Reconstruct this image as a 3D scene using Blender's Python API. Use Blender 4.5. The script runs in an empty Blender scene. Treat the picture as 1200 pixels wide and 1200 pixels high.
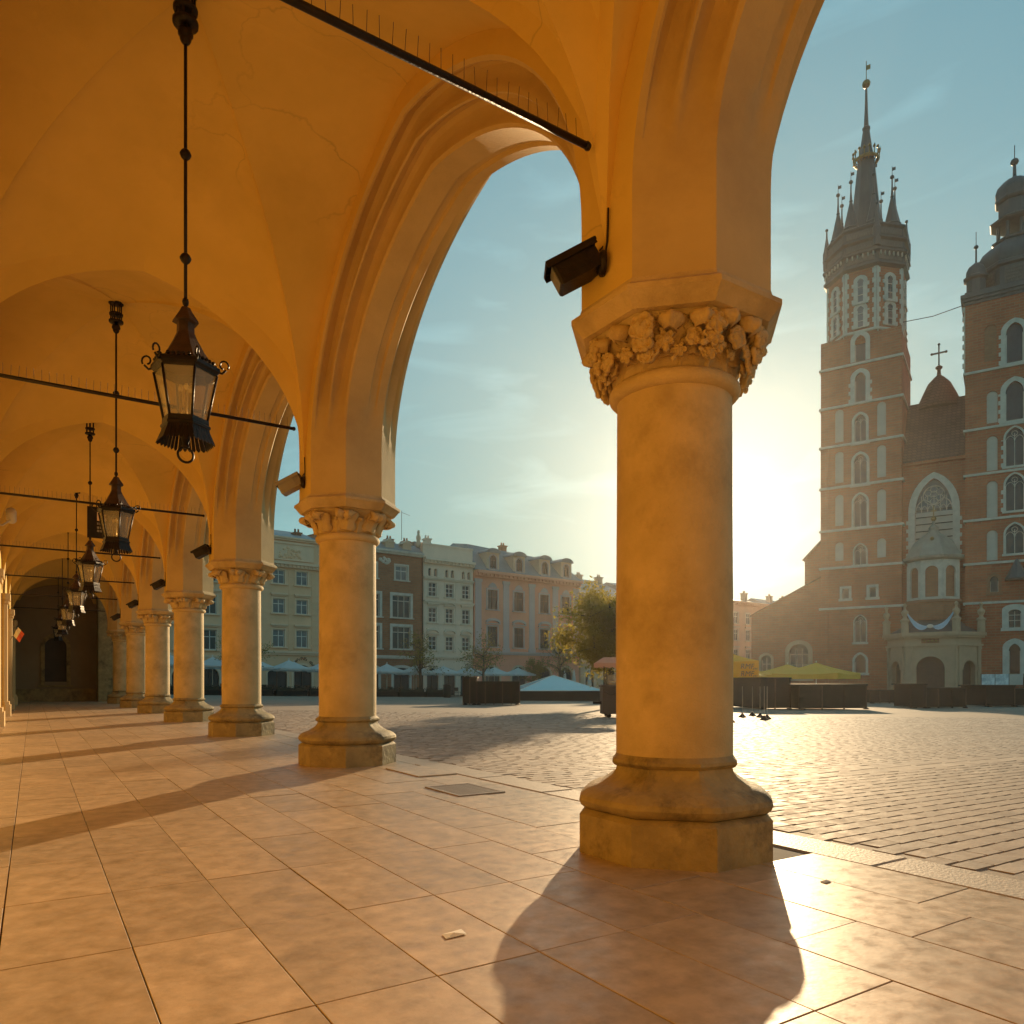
import bpy, bmesh, math, random
from mathutils import Matrix, Vector
R = math.radians
PI = math.pi
rnd = random.Random(11)
scene = bpy.context.scene
COL = scene.collection

# ---------------------------------------------------------------- camera
cam_data = bpy.data.cameras.new('camera')
cam = bpy.data.objects.new('camera', cam_data)
COL.objects.link(cam)
cam.location = (0, 0, .915)
cam.rotation_euler = (R(90), 0, R(-32.75))
cam_data.sensor_width = 36
cam_data.lens = 36 * 873 / 1200
cam_data.shift_y = 197 / 1200
cam_data.clip_start = 0.05
cam_data.clip_end = 2000
scene.camera = cam

# ---------------------------------------------------------------- daylight
SUN_EL, SUN_AZ = R(11.1), math.atan2(.748, .664)          # azimuth measured from +Y towards +X
SUN_DIR = Vector((math.sin(SUN_AZ) * math.cos(SUN_EL), math.cos(SUN_AZ) * math.cos(SUN_EL), math.sin(SUN_EL)))
world = bpy.data.worlds.new('World')
scene.world = world
world.use_nodes = True
wn, wl = world.node_tree.nodes, world.node_tree.links
wn.clear()
w_out = wn.new('ShaderNodeOutputWorld')
w_bg = wn.new('ShaderNodeBackground')
w_sky = wn.new('ShaderNodeTexSky')
w_sky.sky_type = 'NISHITA'
w_sky.sun_disc = False
w_sky.sun_elevation = SUN_EL
w_sky.sun_rotation = SUN_AZ
w_sky.air_density = 1.0
w_sky.dust_density = 0.8
w_sky.ozone_density = 1.2
w_bg.inputs['Strength'].default_value = 0.057
# the aureole of the low sun in hazy air and a few thin wisps of cloud
w_tc = wn.new('ShaderNodeTexCoord')
w_dot = wn.new('ShaderNodeVectorMath'); w_dot.operation = 'DOT_PRODUCT'
w_dot.inputs[1].default_value = SUN_DIR
wl.new(w_tc.outputs['Generated'], w_dot.inputs[0])
def w_math(op, a, b=None):
    n = wn.new('ShaderNodeMath'); n.operation = op
    for i, q in enumerate((a, b)):
        if q is None: continue
        if isinstance(q, (int, float)): n.inputs[i].default_value = q
        else: wl.new(q, n.inputs[i])
    return n.outputs[0]
w_d = w_math('MAXIMUM', w_dot.outputs['Value'], 0.0)
w_tint = wn.new('ShaderNodeMix'); w_tint.data_type = 'RGBA'; w_tint.blend_type = 'MULTIPLY'
w_tint.inputs[0].default_value = 1.0
w_hsv = wn.new('ShaderNodeHueSaturation')
w_hsv.inputs['Saturation'].default_value = 0.62
wl.new(w_sky.outputs[0], w_hsv.inputs['Color'])
wl.new(w_hsv.outputs[0], w_tint.inputs[6])
w_tint.inputs[7].default_value = (.80, 1.52, 1.54, 1)
# the glare of the brightest part of the sky is rolled off softly by its luminance
w_lum = wn.new('ShaderNodeVectorMath'); w_lum.operation = 'DOT_PRODUCT'
w_lum.inputs[1].default_value = (.22, .68, .10)
wl.new(w_tint.outputs[2], w_lum.inputs[0])
w_fac = w_math('DIVIDE', 3.8, w_math('ADD', w_math('MULTIPLY', w_lum.outputs['Value'], 3.8/5.5), 1.0))
w_b = wn.new('ShaderNodeVectorMath'); w_b.operation = 'SCALE'
wl.new(w_tint.outputs[2], w_b.inputs[0]); wl.new(w_fac, w_b.inputs['Scale'])
w_last = w_b.outputs[0]
for power, gain, colour in ((700, 14.0, (1, .93, .76)), (70, 5.0, (1, .88, .78)), (14, 1.9, (1, .82, .78))):
    k = w_math('MULTIPLY', w_math('POWER', w_d, power), gain)
    mx = wn.new('ShaderNodeVectorMath'); mx.operation = 'SCALE'
    mx.inputs[0].default_value = colour
    wl.new(k, mx.inputs['Scale'])
    ad = wn.new('ShaderNodeVectorMath'); ad.operation = 'ADD'
    wl.new(w_last, ad.inputs[0]); wl.new(mx.outputs[0], ad.inputs[1])
    w_last = ad.outputs[0]
w_map = wn.new('ShaderNodeMapping'); w_map.inputs['Scale'].default_value = (2.2, 2.2, 9)
w_map.inputs['Rotation'].default_value = (.2, .15, .4)
wl.new(w_tc.outputs['Generated'], w_map.inputs[0])
w_no = wn.new('ShaderNodeTexNoise'); w_no.inputs['Scale'].default_value = 2.4; w_no.inputs['Detail'].default_value = 7
w_no.inputs['Distortion'].default_value = .6
wl.new(w_map.outputs[0], w_no.inputs['Vector'])
w_mr = wn.new('ShaderNodeMapRange'); w_mr.inputs[1].default_value = .54; w_mr.inputs[2].default_value = .8
w_mr.inputs[3].default_value = 1.0; w_mr.inputs[4].default_value = 1.28
wl.new(w_no.outputs[0], w_mr.inputs[0])
w_cl = wn.new('ShaderNodeVectorMath'); w_cl.operation = 'SCALE'
wl.new(w_last, w_cl.inputs[0]); wl.new(w_mr.outputs[0], w_cl.inputs['Scale'])
wl.new(w_cl.outputs[0], w_bg.inputs['Color'])
wl.new(w_bg.outputs[0], w_out.inputs['Surface'])

sun_data = bpy.data.lights.new('sun', 'SUN')
sun_data.energy = 5.0
sun_data.angle = R(0.53)
sun_data.color = (1.0, 0.72, 0.41)
sun = bpy.data.objects.new('sun', sun_data)
COL.objects.link(sun)
sun.rotation_euler = SUN_DIR.to_track_quat('Z', 'Y').to_euler()
sun.location = (60, 55, 40)

vs = scene.view_settings
vs.view_transform = 'Standard'
vs.look = 'None'
vs.exposure = 0.5
vs.gamma = 1.0
vs.use_curve_mapping = False
cy = scene.cycles
cy.max_bounces = 10
cy.diffuse_bounces = 6
cy.glossy_bounces = 4
cy.transmission_bounces = 6
cy.transparent_max_bounces = 8
cy.volume_bounces = 0
cy.sample_clamp_indirect = 8
cy.use_denoising = True
cy.caustics_reflective = False
cy.caustics_refractive = False
# ---------------------------------------------------------------- helpers
def ground_z(x, y):
    """the square lies level with the kerb and falls gently away from the arcade"""
    if x < 3.815: return 0.0
    d = min(x - 3.815, 110)
    return max(-1.35, -.02 - .105*min(1, d/12) - .007 * d - .006 * max(0, min(y, 110)) * min(1, d / 30))

class MB:
    """collects geometry for ONE mesh object"""
    def __init__(s): s.v, s.f, s.m, s.sm = [], [], [], []
    def add(s, vs, fs, mi=0, T=None, smooth=False):
        o = len(s.v)
        if T is None: s.v += [tuple(p) for p in vs]
        else: s.v += [tuple(T @ Vector(p)) for p in vs]
        for f in fs:
            s.f.append(tuple(i + o for i in f)); s.m.append(mi); s.sm.append(smooth)
        return s
    def box(s, x0, x1, y0, y1, z0, z1, mi=0, T=None):
        v = [(x0,y0,z0),(x1,y0,z0),(x1,y1,z0),(x0,y1,z0),(x0,y0,z1),(x1,y0,z1),(x1,y1,z1),(x0,y1,z1)]
        return s.add(v, [(0,3,2,1),(4,5,6,7),(0,1,5,4),(1,2,6,5),(2,3,7,6),(3,0,4,7)], mi, T)
    def bbox(s, x0, x1, y0, y1, z0, z1, b=.01, mi=0, T=None):
        """box with chamfered top edges"""
        v = [(x0,y0,z0),(x1,y0,z0),(x1,y1,z0),(x0,y1,z0),
             (x0,y0,z1-b),(x1,y0,z1-b),(x1,y1,z1-b),(x0,y1,z1-b),
             (x0+b,y0+b,z1),(x1-b,y0+b,z1),(x1-b,y1-b,z1),(x0+b,y1-b,z1)]
        return s.add(v, [(0,1,5,4),(1,2,6,5),(2,3,7,6),(3,0,4,7),(4,5,9,8),(5,6,10,9),(6,7,11,10),(7,4,8,11),(8,9,10,11)], mi, T)
    def loft(s, prof, n=16, mi=0, T=None, smooth=True, phase=0, cap0=True, cap1=True):
        """rings (r, z) around the z axis"""
        v, fs = [], []
        for r, z in prof:
            for i in range(n):
                a = phase + 2*PI*i/n
                v.append((r*math.cos(a), r*math.sin(a), z))
        for k in range(len(prof)-1):
            for i in range(n):
                j = (i+1) % n
                fs.append((k*n+i, k*n+j, (k+1)*n+j, (k+1)*n+i))
        if cap0: fs.append(tuple(range(n-1, -1, -1)))
        if cap1: fs.append(tuple((len(prof)-1)*n + i for i in range(n)))
        return s.add(v, fs, mi, T, smooth)
    def octo(s, prof, mi=0, T=None, n=64, smooth=True, cap0=True, cap1=True):
        """rings (apothem, z, k): k = 1 octagon with flats on the axes, 0 circle"""
        v, fs = [], []
        for ap, z, k in prof:
            for i in range(n):
                a = 2*PI*i/n
                w = ((a + PI/8) % (PI/4)) - PI/8
                r = ap / math.cos(w) * k + ap * (1-k)
                v.append((r*math.cos(a), r*math.sin(a), z))
        for q in range(len(prof)-1):
            for i in range(n):
                j = (i+1) % n
                fs.append((q*n+i, q*n+j, (q+1)*n+j, (q+1)*n+i))
        if cap0: fs.append(tuple(range(n-1, -1, -1)))
        if cap1: fs.append(tuple((len(prof)-1)*n + i for i in range(n)))
        return s.add(v, fs, mi, T, smooth)
    def tube(s, pts, rad, n=8, mi=0, T=None, smooth=True):
        pts = [Vector(p) for p in pts]
        if not isinstance(rad, (list, tuple)): rad = [rad]*len(pts)
        v, fs = [], []
        up = None
        for i, p in enumerate(pts):
            d = (pts[min(i+1, len(pts)-1)] - pts[max(i-1, 0)]).normalized()
            if up is None:
                up = Vector((0,0,1)) if abs(d.z) < .9 else Vector((1,0,0))
            x = d.cross(up)
            if x.length < 1e-5: x = d.cross(Vector((.3,1,.2)))
            x.normalize(); y = x.cross(d).normalized(); up = y
            for k in range(n):
                a = 2*PI*k/n
                v.append(p + rad[i]*(math.cos(a)*x + math.sin(a)*y))
        for i in range(len(pts)-1):
            for k in range(n):
                j = (k+1) % n
                fs.append((i*n+k, i*n+j, (i+1)*n+j, (i+1)*n+k))
        fs.append(tuple(range(n-1,-1,-1))); fs.append(tuple((len(pts)-1)*n+k for k in range(n)))
        return s.add(v, fs, mi, T, smooth)
    def ball(s, c, r, n=10, m=6, mi=0, T=None, sc=(1,1,1)):
        v, fs = [], []
        for j in range(m+1):
            t = PI*j/m
            for i in range(n):
                a = 2*PI*i/n
                v.append((c[0]+r*sc[0]*math.sin(t)*math.cos(a), c[1]+r*sc[1]*math.sin(t)*math.sin(a), c[2]+r*sc[2]*math.cos(t)))
        for j in range(m):
            for i in range(n):
                k = (i+1) % n
                fs.append((j*n+i, (j+1)*n+i, (j+1)*n+k, j*n+k))
        return s.add(v, fs, mi, T, True)
    def prism(s, poly, y0, y1, mi=0, T=None):
        """polygon in (x, z) pushed from y0 to y1"""
        n = len(poly)
        v = [(p[0], y0, p[1]) for p in poly] + [(p[0], y1, p[1]) for p in poly]
        fs = [tuple(range(n)), tuple(range(2*n-1, n-1, -1))] + [(i, i+n, (i+1) % n+n, (i+1) % n) for i in range(n)]
        return s.add(v, fs, mi, T)
    def strip(s, A, B, mi=0, T=None, smooth=False, closed=False):
        """quads between two point lists"""
        n = len(A); v = list(A) + list(B)
        fs = [(i, (i+1) % n, n+(i+1) % n, n+i) for i in range(n if closed else n-1)]
        return s.add(v, fs, mi, T, smooth)
    def build(s, name, mats, parent=None, matrix=None):
        me = bpy.data.meshes.new(name)
        me.from_pydata(s.v, [], s.f)
        for m in (mats if isinstance(mats, (list, tuple)) else [mats]): me.materials.append(m)
        me.polygons.foreach_set('material_index', s.m)
        me.polygons.foreach_set('use_smooth', s.sm)
        me.update()
        return put(name, me, parent, matrix)

def put(name, me, parent=None, matrix=None):
    o = bpy.data.objects.new(name, me)
    COL.objects.link(o)
    if parent: o.parent = parent
    if matrix is not None: o.matrix_local = matrix
    return o
def fixn(o):
    """consistent outward normals and a weld, for smooth shaded things"""
    bm = bmesh.new(); bm.from_mesh(o.data)
    bmesh.ops.remove_doubles(bm, verts=bm.verts, dist=1e-5)
    bmesh.ops.recalc_face_normals(bm, faces=bm.faces)
    bm.to_mesh(o.data); bm.free()
    return o
def autosmooth(o, deg=35):
    me = o.data
    bm = bmesh.new(); bm.from_mesh(me)
    for e in bm.edges:
        e.smooth = not (len(e.link_faces) == 2 and e.calc_face_angle(0) > R(deg))
    for f in bm.faces: f.smooth = True
    bm.to_mesh(me); bm.free()
    return o
def tag(o, label=None, cat=None, group=None, kind=None):
    if label: o['label'] = label
    if cat: o['category'] = cat
    if group: o['group'] = group
    if kind: o['kind'] = kind
    return o
def thing(name, label, cat, loc=(0,0,0), rz=0, group=None):
    o = bpy.data.objects.new(name, None)
    COL.objects.link(o)
    o.empty_display_size = .2
    o.location = loc; o.rotation_euler = (0, 0, rz)
    return tag(o, label, cat, group)
def text_obj(name, cu):
    """lettering as a plain mesh"""
    o = bpy.data.objects.new(name, cu); COL.objects.link(o)
    dg = bpy.context.evaluated_depsgraph_get(); dg.update()
    me = bpy.data.meshes.new_from_object(o.evaluated_get(dg)); me.name = name
    bpy.data.objects.remove(o)
    return put(name, me)
def kids(o): return [c for c in bpy.data.objects if c.parent == o]
def copy_tree(o, parent=None):
    """the thing, its parts and their sub-parts as new objects that share mesh data"""
    c = o.copy(); COL.objects.link(c)
    if parent: c.parent = parent
    for ch in kids(o): copy_tree(ch, c)
    return c
def copy_thing(o, loc, rz, label):
    c = copy_tree(o); c.location = loc; c.rotation_euler = (0, 0, rz); c['label'] = label
    return c
def L(x=0, y=0, z=0, rz=0, rx=0, ry=0, s=1):
    return Matrix.Translation((x, y, z)) @ Matrix.Rotation(rz, 4, 'Z') @ Matrix.Rotation(ry, 4, 'Y') @ Matrix.Rotation(rx, 4, 'X') @ Matrix.Scale(s, 4)

# ---------------------------------------------------------------- materials
def mat(name, base, rough=.8, var=.15, scale=4, dirt=None, dirt_amt=0, dirt_scale=1.2, bump=0, bump_scale=40,
        metal=0, spec=.5, obj_var=0, hue_var=None, stretch=(1,1,1), rough_var=0):
    m = bpy.data.materials.new(name); m.use_nodes = True
    nt = m.node_tree; n, l = nt.nodes, nt.links
    bs = n['Principled BSDF']
    tc = n.new('ShaderNodeTexCoord'); mp = n.new('ShaderNodeMapping')
    mp.inputs['Scale'].default_value = stretch
    if obj_var:
        oi = n.new('ShaderNodeObjectInfo')
        sc = n.new('ShaderNodeVectorMath'); sc.operation = 'SCALE'; sc.inputs[0].default_value = (37, 23, 51)
        l.new(oi.outputs['Random'], sc.inputs['Scale']); l.new(sc.outputs[0], mp.inputs['Location'])
    l.new(tc.outputs['Object'], mp.inputs[0])
    no = n.new('ShaderNodeTexNoise'); no.inputs['Scale'].default_value = scale; no.inputs['Detail'].default_value = 6
    no.inputs['Roughness'].default_value = .62
    l.new(mp.outputs[0], no.inputs['Vector'])
    rp = n.new('ShaderNodeValToRGB')
    b2 = hue_var or base
    rp.color_ramp.elements[0].position = .3; rp.color_ramp.elements[1].position = .72
    rp.color_ramp.elements[0].color = tuple(max(0, c*(1-var)) for c in base) + (1,)
    rp.color_ramp.elements[1].color = tuple(min(1, c*(1+var)) for c in b2) + (1,)
    l.new(no.outputs[0], rp.inputs[0]); out = rp.outputs[0]
    if dirt:
        n2 = n.new('ShaderNodeTexNoise'); n2.inputs['Scale'].default_value = dirt_scale; n2.inputs['Detail'].default_value = 8
        n2.inputs['Roughness'].default_value = .7
        l.new(mp.outputs[0], n2.inputs['Vector'])
        r2 = n.new('ShaderNodeMapRange'); r2.inputs[1].default_value = .5; r2.inputs[2].default_value = .72
        r2.inputs[4].default_value = dirt_amt
        l.new(n2.outputs[0], r2.inputs[0])
        mx = n.new('ShaderNodeMix'); mx.data_type = 'RGBA'
        l.new(r2.outputs[0], mx.inputs[0]); l.new(out, mx.inputs[6]); mx.inputs[7].default_value = tuple(dirt) + (1,)
        out = mx.outputs[2]
    if obj_var:
        hv = n.new('ShaderNodeMapRange'); hv.inputs[3].default_value = 1-obj_var; hv.inputs[4].default_value = 1+obj_var
        l.new(oi.outputs['Random'], hv.inputs[0])
        sv = n.new('ShaderNodeVectorMath'); sv.operation = 'SCALE'
        l.new(out, sv.inputs[0]); l.new(hv.outputs[0], sv.inputs['Scale']); out = sv.outputs[0]
    l.new(out, bs.inputs['Base Color'])
    bs.inputs['Roughness'].default_value = rough
    if rough_var:
        rr = n.new('ShaderNodeMapRange'); rr.inputs[1].default_value = .3; rr.inputs[2].default_value = .7
        rr.inputs[3].default_value = max(.02, rough-rough_var); rr.inputs[4].default_value = min(1, rough+rough_var)
        n3 = n.new('ShaderNodeTexNoise'); n3.inputs['Scale'].default_value = scale*1.7; n3.inputs['Detail'].default_value = 5
        l.new(mp.outputs[0], n3.inputs['Vector']); l.new(n3.outputs[0], rr.inputs[0]); l.new(rr.outputs[0], bs.inputs['Roughness'])
    bs.inputs['Metallic'].default_value = metal
    bs.inputs['Specular IOR Level'].default_value = spec
    if bump:
        nb = n.new('ShaderNodeTexNoise'); nb.inputs['Scale'].default_value = bump_scale; nb.inputs['Detail'].default_value = 5
        l.new(mp.outputs[0], nb.inputs['Vector'])
        bp = n.new('ShaderNodeBump'); bp.inputs['Strength'].default_value = bump; bp.inputs['Distance'].default_value = .02
        l.new(nb.outputs[0], bp.inputs['Height']); l.new(bp.outputs[0], bs.inputs['Normal'])
    return m

def brick_mat(name, c1, c2, mortar, bw, rh, rough=.85, bump=.3, msize=.012, axes='XZ', var=.25):
    """masonry too fine to pick apart at its distance"""
    m = bpy.data.materials.new(name); m.use_nodes = True
    n, l = m.node_tree.nodes, m.node_tree.links
    bs = n['Principled BSDF']; bs.inputs['Roughness'].default_value = rough; bs.inputs['Specular IOR Level'].default_value = .3
    tc = n.new('ShaderNodeTexCoord'); sp = n.new('ShaderNodeSeparateXYZ'); cb = n.new('ShaderNodeCombineXYZ')
    l.new(tc.outputs['Object'], sp.inputs[0])
    if axes == 'XZ':
        sm = n.new('ShaderNodeMath'); sm.operation = 'ADD'
        l.new(sp.outputs[0], sm.inputs[0]); l.new(sp.outputs[1], sm.inputs[1])
        l.new(sm.outputs[0], cb.inputs[0]); l.new(sp.outputs[2], cb.inputs[1])
    else:
        l.new(sp.outputs[0], cb.inputs[0]); l.new(sp.outputs[1], cb.inputs[1])
    br = n.new('ShaderNodeTexBrick')
    br.inputs['Color1'].default_value = c1 + (1,); br.inputs['Color2'].default_value = c2 + (1,); br.inputs['Mortar'].default_value = mortar + (1,)
    br.inputs['Scale'].default_value = 1; br.inputs['Mortar Size'].default_value = msize
    br.inputs['Brick Width'].default_value = bw; br.inputs['Row Height'].default_value = rh
    l.new(cb.outputs[0], br.inputs['Vector'])
    no = n.new('ShaderNodeTexNoise'); no.inputs['Scale'].default_value = .35; no.inputs['Detail'].default_value = 8
    no.inputs['Roughness'].default_value = .7
    l.new(tc.outputs['Object'], no.inputs['Vector'])
    mr = n.new('ShaderNodeMapRange'); mr.inputs[1].default_value = .3; mr.inputs[2].default_value = .7
    mr.inputs[3].default_value = 1-var; mr.inputs[4].default_value = 1+var
    l.new(no.outputs[0], mr.inputs[0])
    sc = n.new('ShaderNodeVectorMath'); sc.operation = 'SCALE'
    l.new(br.outputs[0], sc.inputs[0]); l.new(mr.outputs[0], sc.inputs['Scale'])
    l.new(sc.outputs[0], bs.inputs['Base Color'])
    if bump:
        bp = n.new('ShaderNodeBump'); bp.inputs['Strength'].default_value = bump; bp.inputs['Distance'].default_value = .02
        bp.invert = True
        l.new(br.outputs['Fac'], bp.inputs['Height']); l.new(bp.outputs[0], bs.inputs['Normal'])
    return m

def glass_mat(name, tint, alpha_mix, rough=.05):
    m = bpy.data.materials.new(name); m.use_nodes = True
    n, l = m.node_tree.nodes, m.node_tree.links
    bs = n['Principled BSDF']; bs.inputs['Base Color'].default_value = tint + (1,); bs.inputs['Roughness'].default_value = rough
    tr = n.new('ShaderNodeBsdfTransparent'); tr.inputs[0].default_value = (.9, .88, .82, 1)
    mx = n.new('ShaderNodeMixShader'); mx.inputs[0].default_value = alpha_mix
    l.new(tr.outputs[0], mx.inputs[1]); l.new(bs.outputs[0], mx.inputs[2])
    l.new(mx.outputs[0], n['Material Output'].inputs['Surface'])
    return m

PLASTER = mat('ochre_plaster', (.69,.46,.105), .85, .08, .9, (.52,.33,.07), .5, .55, .12, 60, hue_var=(.72,.48,.13))
STONE = mat('warm_sandstone', (.56,.39,.16), .78, .16, 2.2, (.22,.14,.06), .55, 1.7, .30, 80, hue_var=(.60,.43,.21))
STONE_B = mat('weathered_base_stone', (.35,.25,.10), .75, .32, 4.5, (.06,.042,.022), 1.0, 2.6, .4, 28)
ARCH_S = mat('arch_stone', (.60,.42,.18), .8, .10, 1.2, (.34,.21,.09), .45, .8, .14, 50)
TILE = mat('polished_limestone', (.45,.32,.185), .43, .18, 9, (.25,.175,.10), .55, 5.0, .04, 30, spec=.5, obj_var=.11, hue_var=(.50,.36,.225), rough_var=.10)
GROUT = mat('dark_grout', (.10,.07,.045), .9, .2, 8)
KERB = mat('kerb_granite', (.40,.31,.22), .6, .18, 6, (.2,.15,.1), .4, 5, .2, 60)
SETT = mat('porphyry_setts', (.30,.215,.155), .72, .2, 5, (.18,.13,.095), .5, .9, .12, 40, spec=.3, obj_var=.12, hue_var=(.33,.26,.20), rough_var=.12)
JOINT = mat('sandy_joint', (.19,.14,.095), .95, .3, 12)
IRON = mat('black_iron', (.022,.016,.012), .45, .3, 14, (.05,.025,.012), .5, 6, .2, 60, metal=.6)
IRON_R = mat('rust_stained_iron', (.075,.042,.024), .6, .4, 16, (.10,.045,.018), .6, 9, .3, 50, metal=.35)
LGLASS = glass_mat('lantern_glass', (.84,.78,.68), .20, .08)
BRASS = mat('brass_burner', (.55,.36,.12), .3, .1, 10, metal=.9)
BULB = mat('amber_bulb', (.95,.72,.28), .15, .02, 5, spec=.8)
WHITE_P = mat('white_paint', (.72,.66,.56), .5, .05, 6)
GREY_M = mat('grey_metal', (.30,.27,.24), .4, .1, 8, metal=.3)
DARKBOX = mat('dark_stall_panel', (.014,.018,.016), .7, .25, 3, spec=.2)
TIMBER = mat('dark_timber', (.07,.045,.03), .6, .3, 6, stretch=(1,1,8))
BRICK = brick_mat('red_brick', (.44,.13,.055), (.35,.10,.045), (.34,.19,.12), .9, .32, .88, .25, .03)
BRICK2 = brick_mat('brown_brick', (.36,.15,.075), (.29,.12,.06), (.24,.17,.12), .6, .22, .88, .2, .02)
LIME = mat('pale_limestone', (.58,.53,.46), .8, .15, 1.5, (.36,.31,.26), .4, 1.0)
COPPER = mat('dark_lead_roof', (.075,.085,.085), .5, .25, .8, (.04,.045,.045), .5, .6, stretch=(1,1,.3))
TILEROOF = brick_mat('roof_tiles', (.16,.085,.06), (.12,.065,.05), (.07,.04,.03), .5, .4, .8, .5, .04)
GLASS_D = mat('dark_window_glass', (.04,.045,.05), .22, .4, .5, spec=.5)
GLASS_L = mat('leaded_window_glass', (.14,.15,.16), .25, .4, .6, spec=.7)
BLIND = mat('blind_niche_plaster', (.52,.47,.41), .85, .1, 1.0)
DOMEM = mat('weathered_dome_sheet', (.24,.25,.21), .6, .2, 1.2)
GOLD = mat('tarnished_gilt', (.30,.19,.07), .4, .1, 4, metal=.9)
BEIGE = mat('beige_render', (.80,.50,.30), .85, .09, .4, (.40,.31,.2), .3, .3)
BEIGE_T = mat('beige_trim', (.80,.56,.38), .8, .08, .6)
CREAM = mat('cream_render', (.80,.62,.48), .85, .08, .4, (.45,.4,.33), .3, .3)
CREAM_T = mat('cream_trim', (.74,.60,.47), .8, .08, .6)
PINK = mat('salmon_render', (.80,.34,.22), .85, .08, .4, (.66,.29,.16), .3, .3)
LILAC = mat('lilac_grey_trim', (.52,.41,.40), .8, .08, .6)
PALE = mat('pale_render', (.62,.44,.30), .85, .1, .4)
ROOF_G = mat('grey_sheet_roof', (.20,.22,.22), .45, .2, .6, (.12,.14,.14), .4, .4)
WINFRAME = mat('white_window_frame', (.68,.64,.58), .6, .05, 4)
DOOR = mat('dark_doorway', (.05,.035,.025), .6, .3, 2)
CANVAS = mat('white_canvas', (.70,.70,.66), .8, .06, 2)
YELLOW = mat('yellow_canvas', (.86,.47,.03), .75, .06, 2)
STRIPE_P = mat('pink_canvas', (.72,.38,.26), .8, .06, 3)
PYRA = glass_mat('pale_sheet_glass', (.50,.70,.70), .92, .12)
BARK = mat('bark', (.075,.052,.035), .9, .35, 9, stretch=(1,1,.3), bump=.5, bump_scale=20)
LEAF = mat('leaf_green', (.09,.09,.02), .6, .45, 3, hue_var=(.18,.13,.022))
LEAF2 = mat('spring_leaf', (.085,.075,.03), .6, .4, 2)
HEDGE = mat('dark_hedge', (.025,.032,.018), .8, .4, 3)
BLUE_D = mat('pale_blue_drape', (.45,.58,.70), .8, .08, 4)
BOARD = mat('info_board_print', (.25,.45,.58), .4, .5, 1.4, hue_var=(.6,.66,.66))
RED = mat('red_cloth', (.55,.09,.05), .75, .08, 5)
PAPER = mat('white_paper', (.75,.70,.62), .8, .05, 5)
# hairline cracks and faint old patches in the vault plaster
nt = PLASTER.node_tree; n_, l_ = nt.nodes, nt.links; bs = n_['Principled BSDF']
src = bs.inputs['Base Color'].links[0].from_socket
tc = n_.new('ShaderNodeTexCoord'); wob = n_.new('ShaderNodeTexNoise'); wob.inputs['Scale'].default_value = 2.2; wob.inputs['Detail'].default_value = 6
l_.new(tc.outputs['Object'], wob.inputs['Vector'])
wa = n_.new('ShaderNodeVectorMath'); wa.operation = 'MULTIPLY_ADD'; wa.inputs[1].default_value = (.55,.55,.55)
l_.new(wob.outputs['Color'], wa.inputs[0]); l_.new(tc.outputs['Object'], wa.inputs[2])
vo = n_.new('ShaderNodeTexVoronoi'); vo.feature = 'DISTANCE_TO_EDGE'; vo.inputs['Scale'].default_value = .55
l_.new(wa.outputs[0], vo.inputs['Vector'])
cr_ = n_.new('ShaderNodeMapRange'); cr_.inputs[1].default_value = 0; cr_.inputs[2].default_value = .006; cr_.inputs[3].default_value = .42; cr_.inputs[4].default_value = 0
l_.new(vo.outputs['Distance'], cr_.inputs[0])
big = n_.new('ShaderNodeTexNoise'); big.inputs['Scale'].default_value = .5; big.inputs['Detail'].default_value = 3
l_.new(tc.outputs['Object'], big.inputs['Vector'])
bm_ = n_.new('ShaderNodeMapRange'); bm_.inputs[1].default_value = .5; bm_.inputs[2].default_value = .62
l_.new(big.outputs[0], bm_.inputs[0])
mu = n_.new('ShaderNodeMath'); mu.operation = 'MULTIPLY'; l_.new(cr_.outputs[0], mu.inputs[0]); l_.new(bm_.outputs[0], mu.inputs[1])
mxc = n_.new('ShaderNodeMix'); mxc.data_type = 'RGBA'; mxc.inputs[7].default_value = (.22,.13,.04,1)
l_.new(mu.outputs[0], mxc.inputs[0]); l_.new(src, mxc.inputs[6]); l_.new(mxc.outputs[2], bs.inputs['Base Color'])
LEAFM = [LEAF, LEAF2]
for lm in (LEAF, LEAF2):
    nt = lm.node_tree; b = nt.nodes['Principled BSDF']
    tl = nt.nodes.new('ShaderNodeBsdfTranslucent'); tl.inputs[0].default_value = (.46, .36, .05, 1)
    ms = nt.nodes.new('ShaderNodeMixShader'); ms.inputs[0].default_value = .5
    nt.links.new(b.outputs[0], ms.inputs[1]); nt.links.new(tl.outputs[0], ms.inputs[2])
    nt.links.new(ms.outputs[0], nt.nodes['Material Output'].inputs['Surface'])
for cm, colr in ((CANVAS, (.6,.6,.55)), (YELLOW, (.9,.45,.03)), (STRIPE_P, (.7,.4,.25))):
    nt = cm.node_tree; b = nt.nodes['Principled BSDF']
    tl = nt.nodes.new('ShaderNodeBsdfTranslucent'); tl.inputs[0].default_value = colr + (1,)
    ms = nt.nodes.new('ShaderNodeMixShader'); ms.inputs[0].default_value = .3
    nt.links.new(b.outputs[0], ms.inputs[1]); nt.links.new(tl.outputs[0], ms.inputs[2])
    nt.links.new(ms.outputs[0], nt.nodes['Material Output'].inputs['Surface'])
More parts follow.
